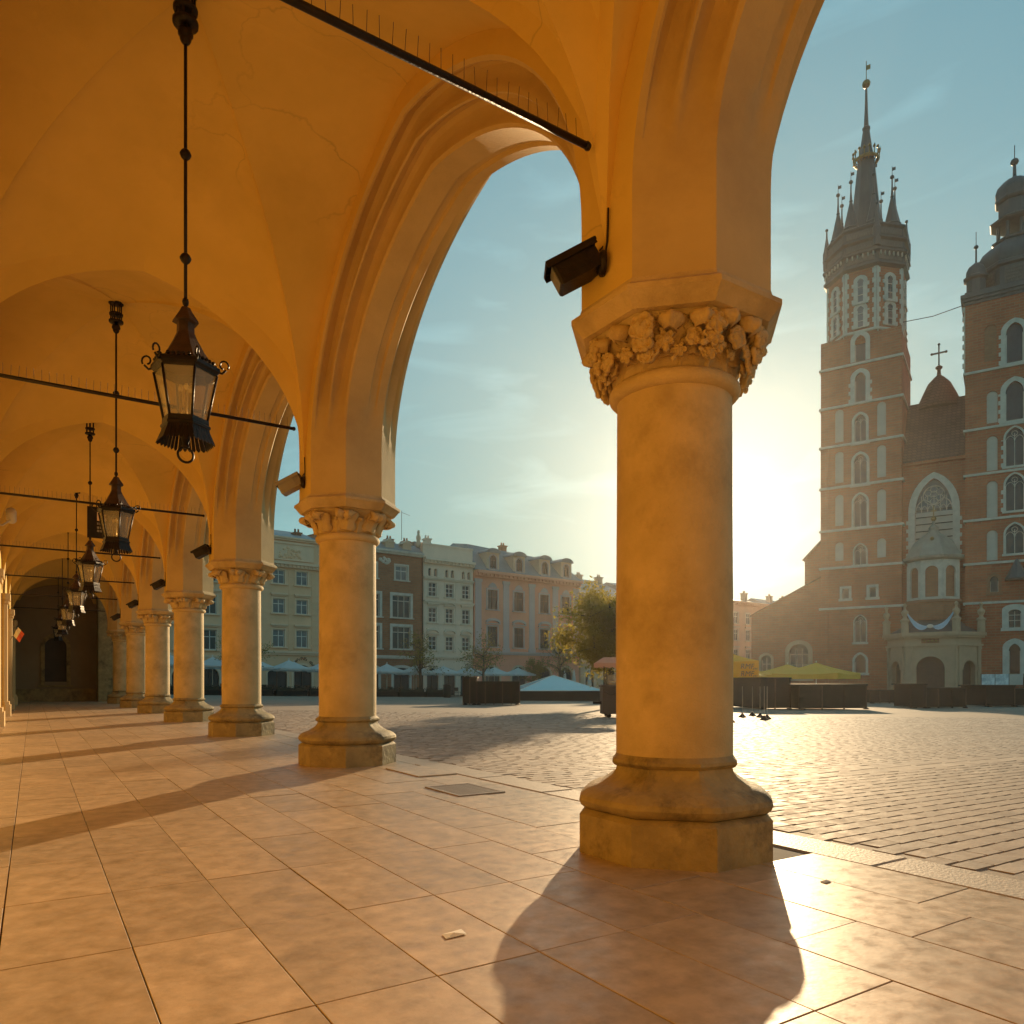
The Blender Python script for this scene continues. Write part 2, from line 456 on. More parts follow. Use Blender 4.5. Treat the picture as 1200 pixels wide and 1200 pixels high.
# ---------------------------------------------------------------- ground and square
XC, Y0, BAY = 2.94, 2.94, 5.0            # column line, nearest column, bay length
XW, XV = -0.67, 2.46                      # back wall face, inner face of the arcade wall
YS, YE = -7.06, 38.6                      # hall from / to
PAVE_FAR = brick_mat('far_paving', (.30,.225,.16), (.27,.20,.145), (.21,.155,.11), .25, .140, .74, .15, .014, 'XY', .16)
mb = MB()
xs = [3.815, 4.5, 5.2, 6, 8, 10, 11.5, 13, 15.8, 19, 22, 28, 35, 45, 55, 70, 85, 100, 114.25, 140, 178]
ys = [-55, -20, -5, 0, 5, 10, 15, 20, 25, 30, 35, 40, 50, 60, 70, 80, 95, 110, 140, 168]
v = [(x, y, ground_z(max(x, 3.82), y) - .007) for y in ys for x in xs]
nx = len(xs)
mb.add(v, [(j*nx+i, j*nx+i+1, (j+1)*nx+i+1, (j+1)*nx+i) for j in range(len(ys)-1) for i in range(nx-1)], 0, None, True)
square = tag(mb.build('market_square_ground', PAVE_FAR), kind='structure')
mb = MB()
mb.box(-28, 3.812, -55, 168, -.6, -.035)
sub = tag(mb.build('ground', GROUT), kind='structure')

# setts near the arcade, laid in courses
CAMV = Vector((0, 0, .915)); FW = Vector((.541, .841, 0)); RT = Vector((.841, -.541, 0))
def frame_px(p):
    d = p.dot(FW); r = p.dot(RT)
    return (600 + 873 * r / d, d) if d > .2 else (9999, d)
sett_list = []
course = 0
y = -1.5
srnd = random.Random(5)
while y < 27:
    band = course % 60 in (44, 45)
    cw = .28 if band else .140 + srnd.uniform(-.008, .008)
    x = 3.825 + srnd.uniform(0, .2)
    while x < 27:
        ln = srnd.uniform(.55, .8) if band else srnd.uniform(.18, .30)
        p = Vector((x + ln/2, y + cw/2, 0))
        px, d = frame_px(p)
        if 120 < px < 1260 and d < 25 and (d > 1.5):
            sett_list.append((d, x, y, ln, cw))
        x += ln
    y += cw
    course += 1
sett_list.sort()
def sett_geo(mb, x, y, ln, cw, T=None, wob=True):
    g = .003
    z = ground_z(x + ln/2, y + cw/2)
    dz = [srnd.uniform(-.0016, .0016) for _ in range(4)]
    b = .006
    x0, x1, y0, y1 = x+g, x+ln-g, y+g, y+cw-g
    pts = [(x0,y0,z-.03),(x1,y0,z-.03),(x1,y1,z-.03),(x0,y1,z-.03),
           (x0+b,y0+b,z+dz[0]),(x1-b,y0+b,z+dz[1]),(x1-b,y1-b,z+dz[2]),(x0+b,y1-b,z+dz[3])]
    mb.add(pts, [(0,1,5,4),(1,2,6,5),(2,3,7,6),(3,0,4,7),(4,5,6,7)], 0, T)
for d, x, y, ln, cw in sett_list[:300]:
    mb = MB(); sett_geo(mb, x, y, ln, cw, Matrix.Translation((-(x+ln/2), -(y+cw/2), 0)))
    o = mb.build('sett', SETT, square); o.location = (x+ln/2, y+cw/2, 0)
# the rest in one mesh, colour varied per stone by an attribute
mb = MB()
for d, x, y, ln, cw in sett_list[300:]: sett_geo(mb, x, y, ln, cw)
SETT_M = mat('porphyry_setts_field', (.30,.215,.155), .72, .2, 5, (.18,.13,.095), .5, .9, .12, 40, spec=.3, hue_var=(.33,.26,.20), rough_var=.12)
nt = SETT_M.node_tree
at = nt.nodes.new('ShaderNodeAttribute'); at.attribute_name = 'stone'
bs = nt.nodes['Principled BSDF']; src = bs.inputs['Base Color'].links[0].from_socket
sc_ = nt.nodes.new('ShaderNodeVectorMath'); sc_.operation = 'SCALE'
nt.links.new(src, sc_.inputs[0]); nt.links.new(at.outputs['Fac'], sc_.inputs['Scale']); nt.links.new(sc_.outputs[0], bs.inputs['Base Color'])
o = tag(mb.build('setts', SETT_M, square), kind='stuff')
ca = o.data.attributes.new('stone', 'FLOAT', 'FACE')
vals = []
for i in range(len(sett_list) - 300):
    q = srnd.uniform(.80, 1.2); vals += [q]*5
ca.data.foreach_set('value', vals)

# kerb strip of long granite slabs between the arcade floor and the square
mb = MB(); mb.box(3.474, 3.811, YS, 45, -.12, -.02)
kerb = tag(mb.build('kerb', KERB), kind='structure')
y = YS; k = 0
while y < 44:
    ln = srnd.uniform(1.0, 1.7)
    m2 = MB(); m2.bbox(-.166, .166, -ln/2+.004, ln/2-.004, -.03, srnd.uniform(-.004, .004), .012)
    o = m2.build('kerb_slab', KERB, kerb); o.location = (3.643, y+ln/2, 0)
    y += ln

# polished floor slabs of the arcade
fl = MB(); fl.box(XW, 3.470, YS, YE, -.10, -.012)
floor = tag(fl.build('arcade_floor', GROUT), kind='structure')
edges = [-.667] + [.287 + .383*k for k in range(-2, 6)] + [2.63, 3.05, 3.468]
slabs = []
for c in range(len(edges)-1):
    w = edges[c+1]-edges[c]
    off = 0 if c < 8 else (.39 if c != 9 else .18)
    j = -12
    while True:
        y = 2.063 + off + .783*j
        j += 1
        if y + .783 > YE: break
        if y < YS: continue
        p = Vector((edges[c]+w/2, y+.39, 0)); px, d = frame_px(p)
        vis = -60 < px < 1260 and d > 1.2
        slabs.append((0 if vis else 1, p.length, edges[c], y, w))
slabs.sort()
mesh_for = {}
for i, (vis, d, x, y, w) in enumerate(slabs):
    if i < 300:
        key = round(w, 3)
        if key not in mesh_for:
            m2 = MB(); g = .0022
            m2.bbox(-w/2+g, w/2-g, -.3915+g, .3915-g, -.02, 0, .0014)
            mesh_for[key] = m2
            o = m2.build('floor_slab', TILE, floor); mesh_for[key] = o.data
        else: o = put('floor_slab', mesh_for[key], floor)
        dz = srnd.uniform(-.0012, .0012)
        if x > 3.0 and 1.9 < y < 2.6: dz = -.016          # a sunken slab along the kerb
        if x > 2.9 and 6.0 < y < 7.0: dz = .011           # slabs that stand a little proud
        o.location = (x+w/2, y+.3915, dz)
        o.rotation_euler = (srnd.uniform(-.0012, .0012), srnd.uniform(-.0012, .0012), 0)
rest = MB()
for vis, d, x, y, w in slabs[300:]:
    rest.bbox(x+.0028, x+w-.0028, y+.0028, y+.780, -.02, 0, .003)
tag(rest.build('floor_slabs', TILE, floor), kind='stuff')

GRATE = mat('worn_grating_iron', (.30,.22,.15), .5, .2, 20, metal=.2)
# iron drain grating set in the floor by the kerb
g = thing('drain_grating', 'iron drain grating set in the floor slabs by the kerb, left of the nearest column', 'drain', (3.02, 5.43, .004))
g.scale = (.8, .75, .9)
m2 = MB(); 
for a in ((-.27,.27,-.40,-.36),(-.27,.27,.36,.40),(-.27,-.23,-.36,.36),(.23,.27,-.36,.36)): m2.bbox(a[0],a[1],a[2],a[3],-.01,.006,.003)
m2.build('frame', GRATE, g)
for k in range(13):
    m3 = MB(); m3.bbox(-.23,.23,-.017,.017,-.01,.004,.003); o = m3.build('bar', GRATE, g); o.location = (0, -.32+k*.0535, 0)
m2 = MB(); m2.box(-.23,.23,-.36,.36,-.006,-.0035); m2.build('pit', IRON, g)
# litter on the floor
for i, (x, y, s, lab, M) in enumerate(((1.27,2.36,.045,'scrap of white paper lying on the floor slabs left of the column shadow',PAPER),
        (3.02,2.07,.028,'small pale scrap of paper on the slab beside the kerb, right of the nearest column',PAPER))):
    m2 = MB(); m2.add([(-s,-s*.6,.002),(s*.9,-s*.5,.003),(s,s*.6,.006),(-s*.8,s*.5,.002),(0,0,.009)], [(0,1,4),(1,2,4),(2,3,4),(3,0,4)])
    m2.add([(-s,-s*.6,.001),(s*.9,-s*.5,.001),(s,s*.6,.001),(-s*.8,s*.5,.001)], [(0,1,2,3)])
    o = m2.build('paper_scrap', M); o.location = (x, y, .001); tag(o, lab, 'litter')

# ---------------------------------------------------------------- columns
def leaf_curl(w, h, out, cr, thick=.014, lobes=4, n=9, m=10):
    """a carved leaf that climbs the bell and rolls outward at its tip"""
    path = []
    for i in range(n):
        s = i/(n-1)*.55/.55
        path.append((out*.6*s*s, h*s))
    r6, z6 = path[-1]
    for i in range(1, 8):
        a = PI - i/7*1.45*PI
        path.append((r6 + cr + cr*math.cos(a)*(1-.03*i), z6 + cr*.9*math.sin(a)*(1-.03*i)))
    N = len(path); front, back = [], []
    for i, (r, z) in enumerate(path):
        s = i/(N-1)
        ww = w*(.45 + .55*math.sin(PI*min(1, .15+.85*s)))*(1+.20*math.sin(lobes*2*PI*s))*(1 if s < .8 else 1-.9*(s-.8))
        for j in range(m+1):
            t = j/m*2-1
            ridge = .020*(1-abs(t))**1.3 + .012*abs(math.cos(t*PI*1.5)) - .008*(abs(t) > .9)
            front.append((t*ww, -(r + ridge - .03*t*t), z))
            back.append((t*ww*.94, -(r + ridge - .03*t*t - thick), z-.003))
    mb = MB(); q = m+1
    fF = [(i*q+j, i*q+j+1, (i+1)*q+j+1, (i+1)*q+j) for i in range(N-1) for j in range(m)]
    nb = len(front)
    fB = [tuple(nb+k for k in reversed(f)) for f in fF]
    rim = [(i*q) for i in range(N)] + [(N-1)*q+j for j in range(1, q)] + [i*q+m for i in range(N-2, -1, -1)] + [j for j in range(m-1, 0, -1)]
    fR = [(rim[k], nb+rim[k], nb+rim[(k+1) % len(rim)], rim[(k+1) % len(rim)]) for k in range(len(rim))]
    mb.add(front+back, fF+fB+fR, 0, None, True)
    return mb
def flower_cluster(r, n=5, seed=0):
    """a carved lobed rosette, undercut and irregular"""
    q = random.Random(seed); mb = MB()
    M, N = 7, 24
    ph = q.uniform(0, 6); lob = [q.uniform(.8, 1.15) for _ in range(n)]
    v = []
    for j in range(M+1):
        s = j/M
        for i in range(N):
            a = 2*PI*i/N; t = (a/(2*PI)*n) % n; k = int(t); c = math.sin(PI*(t-k))**.6
            R_ = r*(.35+.85*s*(.45+.55*c)*lob[k])*(1 if j else .25)
            d = -r*(.62 - .25*s - .45*math.sin(PI*min(1, s*1.15))*c*.9) if s < .86 else r*.1
            if j == 0: d = -r*.55
            v.append((R_*math.cos(a+ph) if j else r*.12*math.cos(a), d + q.uniform(-.05,.05)*r, R_*math.sin(a+ph) if j else r*.12*math.sin(a)))
    fs = [(j*N+i, (j+1)*N+i, (j+1)*N+(i+1) % N, j*N+(i+1) % N) for j in range(M) for i in range(N)]
    fs.append(tuple(range(N)))
    fs.append(tuple(M*N+i for i in range(N-1, -1, -1)))
    mb.add(v, fs, 0, None, True)
    for k in range(2):
        a = q.uniform(0, 2*PI)
        mb.ball((r*.95*math.cos(a), -r*.1, r*.95*math.sin(a)-r*.3), r*.38, 8, 5, sc=(1,.8,1.2))
    return mb
LF_CURL = fixn(leaf_curl(.088, .120, .11, .046, .016, 5).build('leaf', STONE)); LF_CURL_M = LF_CURL.data
LF_LOW = fixn(leaf_curl(.060, .15, .055, .022, .012, 5).build('leaf', STONE)); LF_LOW_M = LF_LOW.data
LF_VOL = fixn(leaf_curl(.105, .17, .12, .062, .022, 2).build('leaf', STONE)); LF_VOL_M = LF_VOL.data
FLW = [flower_cluster(.048, 5, 3).build('flower', STONE), flower_cluster(.042, 6, 8).build('flower', STONE)]
FLW_M = [o.data for o in FLW]
for o in (LF_CURL, LF_LOW, LF_VOL, *FLW): bpy.data.objects.remove(o)

def make_column(style):
    c = thing('stone_column', 'x', 'column', (XC, Y0, 0), 0, 'columns of the arcade')
    b = MB(); b.octo([(.49,-.01,1),(.49,.205,1),(.470,.222,1),(.455,.230,1)], 0)
    autosmooth(b.build('plinth', STONE_B, c), 25)
    b = MB(); b.octo([(.448,.229,1),(.468,.238,.9),(.492,.254,.75),(.505,.278,.66),(.50,.305,.64),(.472,.332,.66),(.43,.352,.72),(.398,.361,.8),(.388,.365,.9),
                      (.36,.382,1),(.325,.408,1),(.305,.436,1),(.300,.457,1),(.312,.462,1),(.328,.478,.8),(.328,.493,.7),(.316,.508,.4),(.311,.520,0)], 0)
    autosmooth(b.build('base_moulding', STONE_B, c), 32)
    b = MB(); b.octo([(.311,.519,0),(.312,1.2,0),(.308,1.9,0),(.306,2.43,0)], 0, cap0=False, cap1=False)
    b.build('shaft', STONE, c)
    UP = L(0, 0, -.105)
    b = MB(); b.octo([(.306,2.52,0),(.33,2.528,0),(.346,2.545,0),(.350,2.563,0),(.346,2.582,0),(.33,2.598,0),(.314,2.604,0)], 0)
    b.build('neck_ring', STONE, c, UP)
    b = MB()
    b.octo([(.312,2.602,0),(.312,2.66,0),(.318,2.72,0),(.335,2.77,.2),(.375,2.805,.6),(.445,2.832,1)], 0)
    cap = b.build('capital', STONE, c, UP)
    b = MB(); b.octo([(.445,2.83,1),(.472,2.836,1),(.518,2.895,1),(.532,2.905,1),(.532,2.93,1),(.488,2.962,1),(.482,2.985,1)], 0)
    autosmooth(b.build('abacus', STONE, c, UP), 20)
    q = random.Random(7 if style == 'flowers' else 9)
    if style == 'flowers':
        for k in range(18):
            a = 2*PI*k/18 + q.uniform(-.05, .05)
            M = L(.312*math.cos(a), .312*math.sin(a), 2.665+q.uniform(-.012,.012), a+PI/2) @ L(0,0,0, q.uniform(-.18,.18), ry=q.uniform(-.25,.25), s=q.uniform(.95,1.12))
            put('leaf', LF_CURL_M, cap, M)
        for k in range(22):
            a = 2*PI*(k+.5)/22 + q.uniform(-.06, .06); z = 2.705 + q.uniform(-.03, .025) - (.025 if k % 3 == 0 else 0)
            r = .405 + q.uniform(-.015, .015)
            put('flower', FLW_M[k % 2], cap, L(r*math.cos(a), r*math.sin(a), z, a+PI/2) @ L(ry=q.uniform(0, 6.2), s=q.uniform(.85,1.15)))
        for k in range(16):
            a = 2*PI*(k+.25)/16 + q.uniform(-.08, .08)
            put('flower', FLW_M[(k+1) % 2], cap, L(.365*math.cos(a), .365*math.sin(a), 2.665+q.uniform(-.02,.015), a+PI/2) @ L(ry=q.uniform(0, 6.2), s=q.uniform(.6,.85)))
        for k in range(12):
            a = 2*PI*(k+.5)/12 + q.uniform(-.1, .1)
            put('leaf', LF_LOW_M, cap, L(.300*math.cos(a), .300*math.sin(a), 2.59, a+PI/2) @ L(ry=q.uniform(-.3,.3), s=q.uniform(.75,.95)))
        for k in range(8):       # heavy clusters that hang at the eight corners
            a = 2*PI*(k+.5)/8
            for z, s, r in ((2.765,1.3,.455),(2.70,1.1,.435),(2.645,.85,.40)):
                put('flower', FLW_M[k % 2], cap, L(r*math.cos(a+.05), r*math.sin(a+.05), z, a+PI/2) @ L(ry=q.uniform(0, 6.2), s=s))
    else:
        for k in range(14):
            a = 2*PI*k/14
            put('leaf', LF_VOL_M, cap, L(.305*math.cos(a), .305*math.sin(a), 2.62, a+PI/2) @ L(ry=.38 if k % 2 else -.38, s=q.uniform(.88,1.0)))
        for k in range(10):
            a = 2*PI*(k+.4)/10
            put('leaf', LF_LOW_M, cap, L(.305*math.cos(a), .305*math.sin(a), 2.60, a+PI/2) @ L(ry=q.uniform(-.4,.4), s=.95))
        for k in range(8):
            a = 2*PI*(k+.5)/8
            put('leaf', LF_VOL_M, cap, L(.34*math.cos(a), .34*math.sin(a), 2.62, a+PI/2) @ L(ry=.2, s=.85))
    return c
col_a = make_column('flowers')
col_a['label'] = 'nearest and largest stone column, flower-carved capital, the low sun beside it'
col_b = make_column('scrolls')
col_b.location = (XC, Y0 + BAY, 0)
col_b['label'] = 'second column of the arcade, scroll-leaf capital, pale floodlight on its left'
labs = ['third column from the camera along the arcade, just left of the second',
        'fourth column from the camera, beige house front seen to its right',
        'fifth column from the camera, slim in the distance with a square base',
        'sixth column from the camera, before the dim end of the arcade',
        'seventh and farthest column, beside the dark end wall of the arcade']
for k, lab in enumerate(labs): copy_thing(col_b, (XC, Y0 + BAY*(k+2), 0), (k % 3)*PI/4, lab)
c = copy_thing(col_a, (XC, Y0 - BAY, 0), PI/4, 'column behind the camera, on the right at the same kerb line')

# ---------------------------------------------------------------- arcade building
arc = thing('arcade_building', 'long vaulted stone arcade hall in warm ochre plaster that frames the whole view', 'building', (0, 0, -.105))
CP, RP = .25, 1.25
def A_(u):
    u = min(1, abs(u)); return math.sqrt(max(0, RP*RP - (u+CP)**2)) / math.sqrt(RP*RP - CP*CP)
def curve(a, z0, zs, rise, n=26, legs=3):
    """half arch from the springing (offset a from the middle) to the apex; first the upright leg"""
    pts = [(a, z0 + (zs-z0)*i/legs) for i in range(legs)]
    t0 = math.asin(min(1, math.sqrt(RP*RP-CP*CP)/RP))           # angle at apex
    for i in range(n+1):
        t = t0*i/n
        pts.append((max(0, (RP*math.cos(t)-CP))*a, zs + rise*math.sin(t)*RP/math.sqrt(RP*RP-CP*CP)))
    return pts
C_IN = curve(2.02, 2.975, 3.50, 1.68)
C_OUT = curve(2.301, 2.975, 3.42, 2.12)
C_V = curve(2.5, 2.975, 3.25, 2.45)
CH = [(0,0),(.07,0),(.10,.012),(.115,.055),(.16,.082),(.24,.092),(.32,.078),(.385,.045),(.41,.018),(.44,.0),(.475,-.012),(.51,-.006),(.535,.014),
      (.56,.05),(.62,.075),(.71,.082),(.80,.066),(.87,.035),(.905,.008),(.93,0),(1,0)]
def smooth(a, b, x):
    t = max(0, min(1, (x-a)/(b-a))); return t*t*(3-2*t)
def section(i):
    """points of the arch section at curve step i: list of (X offset from the column line, offset from bay middle, z)"""
    (ai, zi), (ao, zo) = C_IN[i], C_OUT[i]
    amp = 1.25*smooth(3.60, 4.25, zi)
    out = []
    for q, m in CH:
        k = 1 - q
        x = -.48 + (.48-.199)*q + m*amp*.7
        kk = k + m*amp*.7/.28
        out.append((x, ai+(ao-ai)*kk, zi+(zo-zi)*kk))
    # soffit with a shallow sunk band towards the outside
    for x, m in ((-.06, 0), (.02, 0), (.035, .02), (.10, .02), (.115, 0)):
        kk = m*amp/.28
        out.append((x, ai+(ao-ai)*kk, zi+(zo-zi)*kk))
    for q, m in reversed(CH[::2]):
        k = 1 - q
        x = .48 - (.48-.199)*q - m*amp*.7
        kk = k + m*amp*.7/.28
        out.append((x, ai+(ao-ai)*kk, zi+(zo-zi)*kk))
    return out
nC = len(C_IN)
def arch_mb():
    mb = MB()
    for sgn in (1, -1):
        v, fs = [], []
        S = [section(i) for i in range(nC)]
        w = len(S[0])
        for sec in S: v += [(x, sgn*y, z) for x, y, z in sec]
        for i in range(nC-1):
            for j in range(w-1):
                f = (i*w+j, i*w+j+1, (i+1)*w+j+1, (i+1)*w+j)
                fs.append(f if sgn > 0 else f[::-1])
        mb.add(v, fs, 0, None, True)
    return mb
def spandrel_mb():
    mb = MB()
    for sgn in (1, -1):
        A = [(-.48, sgn*a, z) for a, z in C_OUT]; B = [(-.48, sgn*a, z) for a, z in C_V]
        mb.strip(A, B, 0)
        A = [(.48, sgn*a, z) for a, z in C_OUT]; B = [(.48, sgn*a, 6.6) for a, z in C_OUT]
        B[0] = (.48, sgn*2.5, 2.975); B[1] = (.48, sgn*2.5, 3.5); B[2] = (.48, sgn*2.5, 5.0); B[3] = (.48, sgn*2.5, 6.6)
        mb.strip(A, B, 0)
    return mb
UH, XM = (XV-XW)/2, (XV+XW)/2
def vault_mb():
    """one domed groin-vaulted bay as four webs, centred on the bay middle"""
    mb = MB(); n = 22
    def Vz(t):   # wall arch profile over half bay
        return 2.45*A_(t)
    for sg in (1, -1):
        # webs towards the wall and the square: straight across
        v = []
        for i in range(n+1):
            u = i/n
            for j in range(2*n+1):
                t = (j/n-1)
                vv = t*u
                v.append((XM+sg*u*UH, vv*2.5, 3.25 + Vz(vv)))
        q = 2*n+1
        fs = [(i*q+j, (i+1)*q+j, (i+1)*q+j+1, i*q+j+1) for i in range(n) for j in range(2*n)]
        if sg < 0: fs = [f[::-1] for f in fs]
        mb.add(v, fs, 0, None, True)
        # webs towards the neighbouring bays: ridge sinks to the transverse arch
        v = []
        for i in range(n+1):
            vv = i/n
            G, Rg = Vz(vv), 2.45 - .75*vv**1.8
            for j in range(2*n+1):
                w = j/n-1
                v.append((XM+w*vv*UH, sg*vv*2.5, 3.25 + G + (Rg-G)*A_(w)))
        fs = [(i*q+j, i*q+j+1, (i+1)*q+j+1, (i+1)*q+j) for i in range(n) for j in range(2*n)]
        if sg < 0: fs = [f[::-1] for f in fs]
        mb.add(v, fs, 0, None, True)
    return mb
va, ar, sp = vault_mb().build('vault', PLASTER), arch_mb().build('arch', ARCH_S), spandrel_mb().build('spandrel_wall', PLASTER)
for o in (va, ar): fixn(o)
autosmooth(ar, 28); autosmooth(va, 12)
for k in range(-2, 8):
    ym = Y0 + BAY*k + 2.5
    first = k == -2
    for src, nm, x in ((va, 'vault', 0), (ar, 'arch', XC), (sp, 'spandrel_wall', XC)):
        if nm != 'vault' and (k == 7): continue
        o = src if first else put(nm, src.data)
        o.parent = arc; o.location = (x, ym, 0)
# body over the vaults, back wall, ends
mb = MB(); mb.box(-13.2, 3.42, YS-.5, YE+.6, 6.6, 9.5); mb.build('upper_storey', PLASTER, arc)
mb = MB(); mb.box(-13, XW, YS, YE, -.3, 6.6); mb.build('back_wall', PLASTER, arc)
mb = MB(); mb.box(XW+.001, 3.42, YS-.45, YS, -.3, 6.6); mb.build('added_light_block_wall', PLASTER, arc)  # added wall, unseen behind the camera, keeps outside light out of the hall
for y in [Y0 + BAY*k for k in range(-1, 8)]:
    m2 = MB()
    m2.prism([(-.34,0),(-.30,.10),(-.16,.20),(.16,.20),(.30,.10),(.34,0)], 0, 3.22, 0, Matrix(((0,1,0,0),(1,0,0,0),(0,0,1,0),(0,0,0,1))) if False else None)
    # half pilaster: base block, shaft, impost
    m2 = MB()
    for hw, pr, z0, z1 in ((.42,.20,.09,.40),(.38,.17,.40,.48),(.30,.13,.48,2.95),(.34,.16,2.95,3.04),(.38,.19,3.04,3.20)):
        poly = [(0,-hw),(pr*.45,-hw),(pr,-hw+pr*.55),(pr,hw-pr*.55),(pr*.45,hw),(0,hw)]
        n = len(poly)
        m2.add([(p[0],p[1],z0) for p in poly]+[(p[0],p[1],z1) for p in poly],
               [tuple(range(n-1,-1,-1)), tuple(range(n,2*n))]+[(i,(i+1)%n,(i+1)%n+n,i+n) for i in range(n)])
    o = m2.build('pilaster', ARCH_S, arc); o.location = (XW, y, 0)
# closed last bay: pier on the square side, dark end wall with a round-headed niche
mb = MB(); mb.box(2.35, 3.43, 36.2, YE+.4, -.3, 6.6); mb.build('end_pier', STONE_B, arc)
ENDWALL = mat('shade_darkened_end_plaster', (.30,.22,.13), .9, .12, .8, (.2,.14,.08), .5, .7)  # hall plaster in a darker colour, with the unlit end's shade painted in
def arch_pts(u0, u1, v1, rise, pointed=False, n=8):
    h = (u1-u0)/2; c = (u0+u1)/2; out = []
    cc = .45 if pointed else 0.0
    Rr = 1+cc; t0 = math.acos(cc/Rr)
    left = []
    for i in range(n+1):
        t = t0*i/n
        left.append((-(Rr*math.cos(t)-cc), math.sin(t)*Rr/math.sqrt(Rr*Rr-cc*cc)))
    for x, z in left: out.append((c+h*x, v1-rise+rise*z))
    for x, z in reversed(left[:-1]): out.append((c-h*x, v1-rise+rise*z))
    return out
def wall_geo(mb, W, H, holes, T=None, mi=0, reveal=.25, mi_r=None, z0=0):
    """wall face (x right, z up, y into the wall) with real openings and reveals; holes = (u0,u1,v0,v1,rise,pointed)"""
    mi_r = mi if mi_r is None else mi_r
    us = sorted({0, W} | {h[0] for h in holes} | {h[1] for h in holes})
    zs = sorted({z0, H} | {h[2] for h in holes} | {h[3] for h in holes})
    for i in range(len(us)-1):
        for j in range(len(zs)-1):
            cu, cz = (us[i]+us[i+1])/2, (zs[j]+zs[j+1])/2
            if any(h[0] < cu < h[1] and h[2] < cz < h[3] for h in holes): continue
            mb.add([(us[i],0,zs[j]),(us[i+1],0,zs[j]),(us[i+1],0,zs[j+1]),(us[i],0,zs[j+1])], [(0,1,2,3)], mi, T)
    for h in holes:
        u0, u1, v0, v1, rise, pt = h
        if rise:
            arc_ = arch_pts(u0, u1, v1, rise, pt)
            m = len(arc_)//2
            for i in range(len(arc_)-1):
                corner = (u0, 0, v1) if i < m else (u1, 0, v1)
                a, b = arc_[i], arc_[i+1]
                mb.add([(a[0],0,a[1]),(b[0],0,b[1]),corner], [(0,1,2)], mi, T)
            line = [(u0, v0)] + arc_ + [(u1, v0)]
        else: line = [(u0,v0),(u0,v1),(u1,v1),(u1,v0)]
        A = [(p[0],0,p[1]) for p in line]; B = [(p[0],reveal,p[1]) for p in line]
        mb.strip(A, B, mi_r, T, closed=True)
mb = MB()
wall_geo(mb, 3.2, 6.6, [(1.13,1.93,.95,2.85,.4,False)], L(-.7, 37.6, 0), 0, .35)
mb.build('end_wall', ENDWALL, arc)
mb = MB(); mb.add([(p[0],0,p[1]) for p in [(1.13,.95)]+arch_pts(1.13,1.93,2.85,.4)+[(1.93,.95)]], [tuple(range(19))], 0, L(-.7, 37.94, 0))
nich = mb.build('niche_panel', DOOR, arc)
mb = MB()
out_ = [(.98,.8)]+arch_pts(.98,2.08,3.02,.55)+[(2.08,.8)]; in_ = [(1.13,.8)]+arch_pts(1.13,1.93,2.85,.4)+[(1.93,.8)]
mb.strip([(p[0],-.06,p[1]) for p in out_], [(p[0],-.06,p[1]) for p in in_], 0, L(-.7, 37.6, 0))
mb.strip([(p[0],0,p[1]) for p in out_], [(p[0],-.06,p[1]) for p in out_], 0, L(-.7, 37.6, 0))
mb.box(.9, 2.16, -.10, 0, .72, .8, 0, L(-.7, 37.6, 0))
mb.build('niche_surround', STONE_B, arc)
mb = MB(); mb.box(-.66, 2.34, 37.5, 37.597, 0, .65); mb.build('end_plinth', STONE_B, arc)

# iron tie rods across each transverse arch, with rows of bird spikes
rod = MB(); rod.tube([(XW, 0, 0), (2.34, 0, 0)], .0175, 10)
rod.ball((2.34,0,0), .022, 8, 5)
spk = MB(); q = random.Random(2)
x = XW + .1
while x < 2.32:
    spk.tube([(x,0,.015), (x+q.uniform(-.006,.006), q.uniform(-.01,.01), .115)], .0016, 4, smooth=False)
    x += .058
for i, y in enumerate([Y0 + BAY*k for k in range(-1, 8)]):
    if i == 0: ro = rod.build('tie_rod', IRON, arc); so = tag(spk.build('spike_row', IRON_R, ro), kind='stuff')
    else:
        r0, s0 = ro.data, so.data
        ro = put('tie_rod', r0, arc); so = tag(put('spike_row', s0, ro), kind='stuff')
    ro.location = (0, y, 3.70)

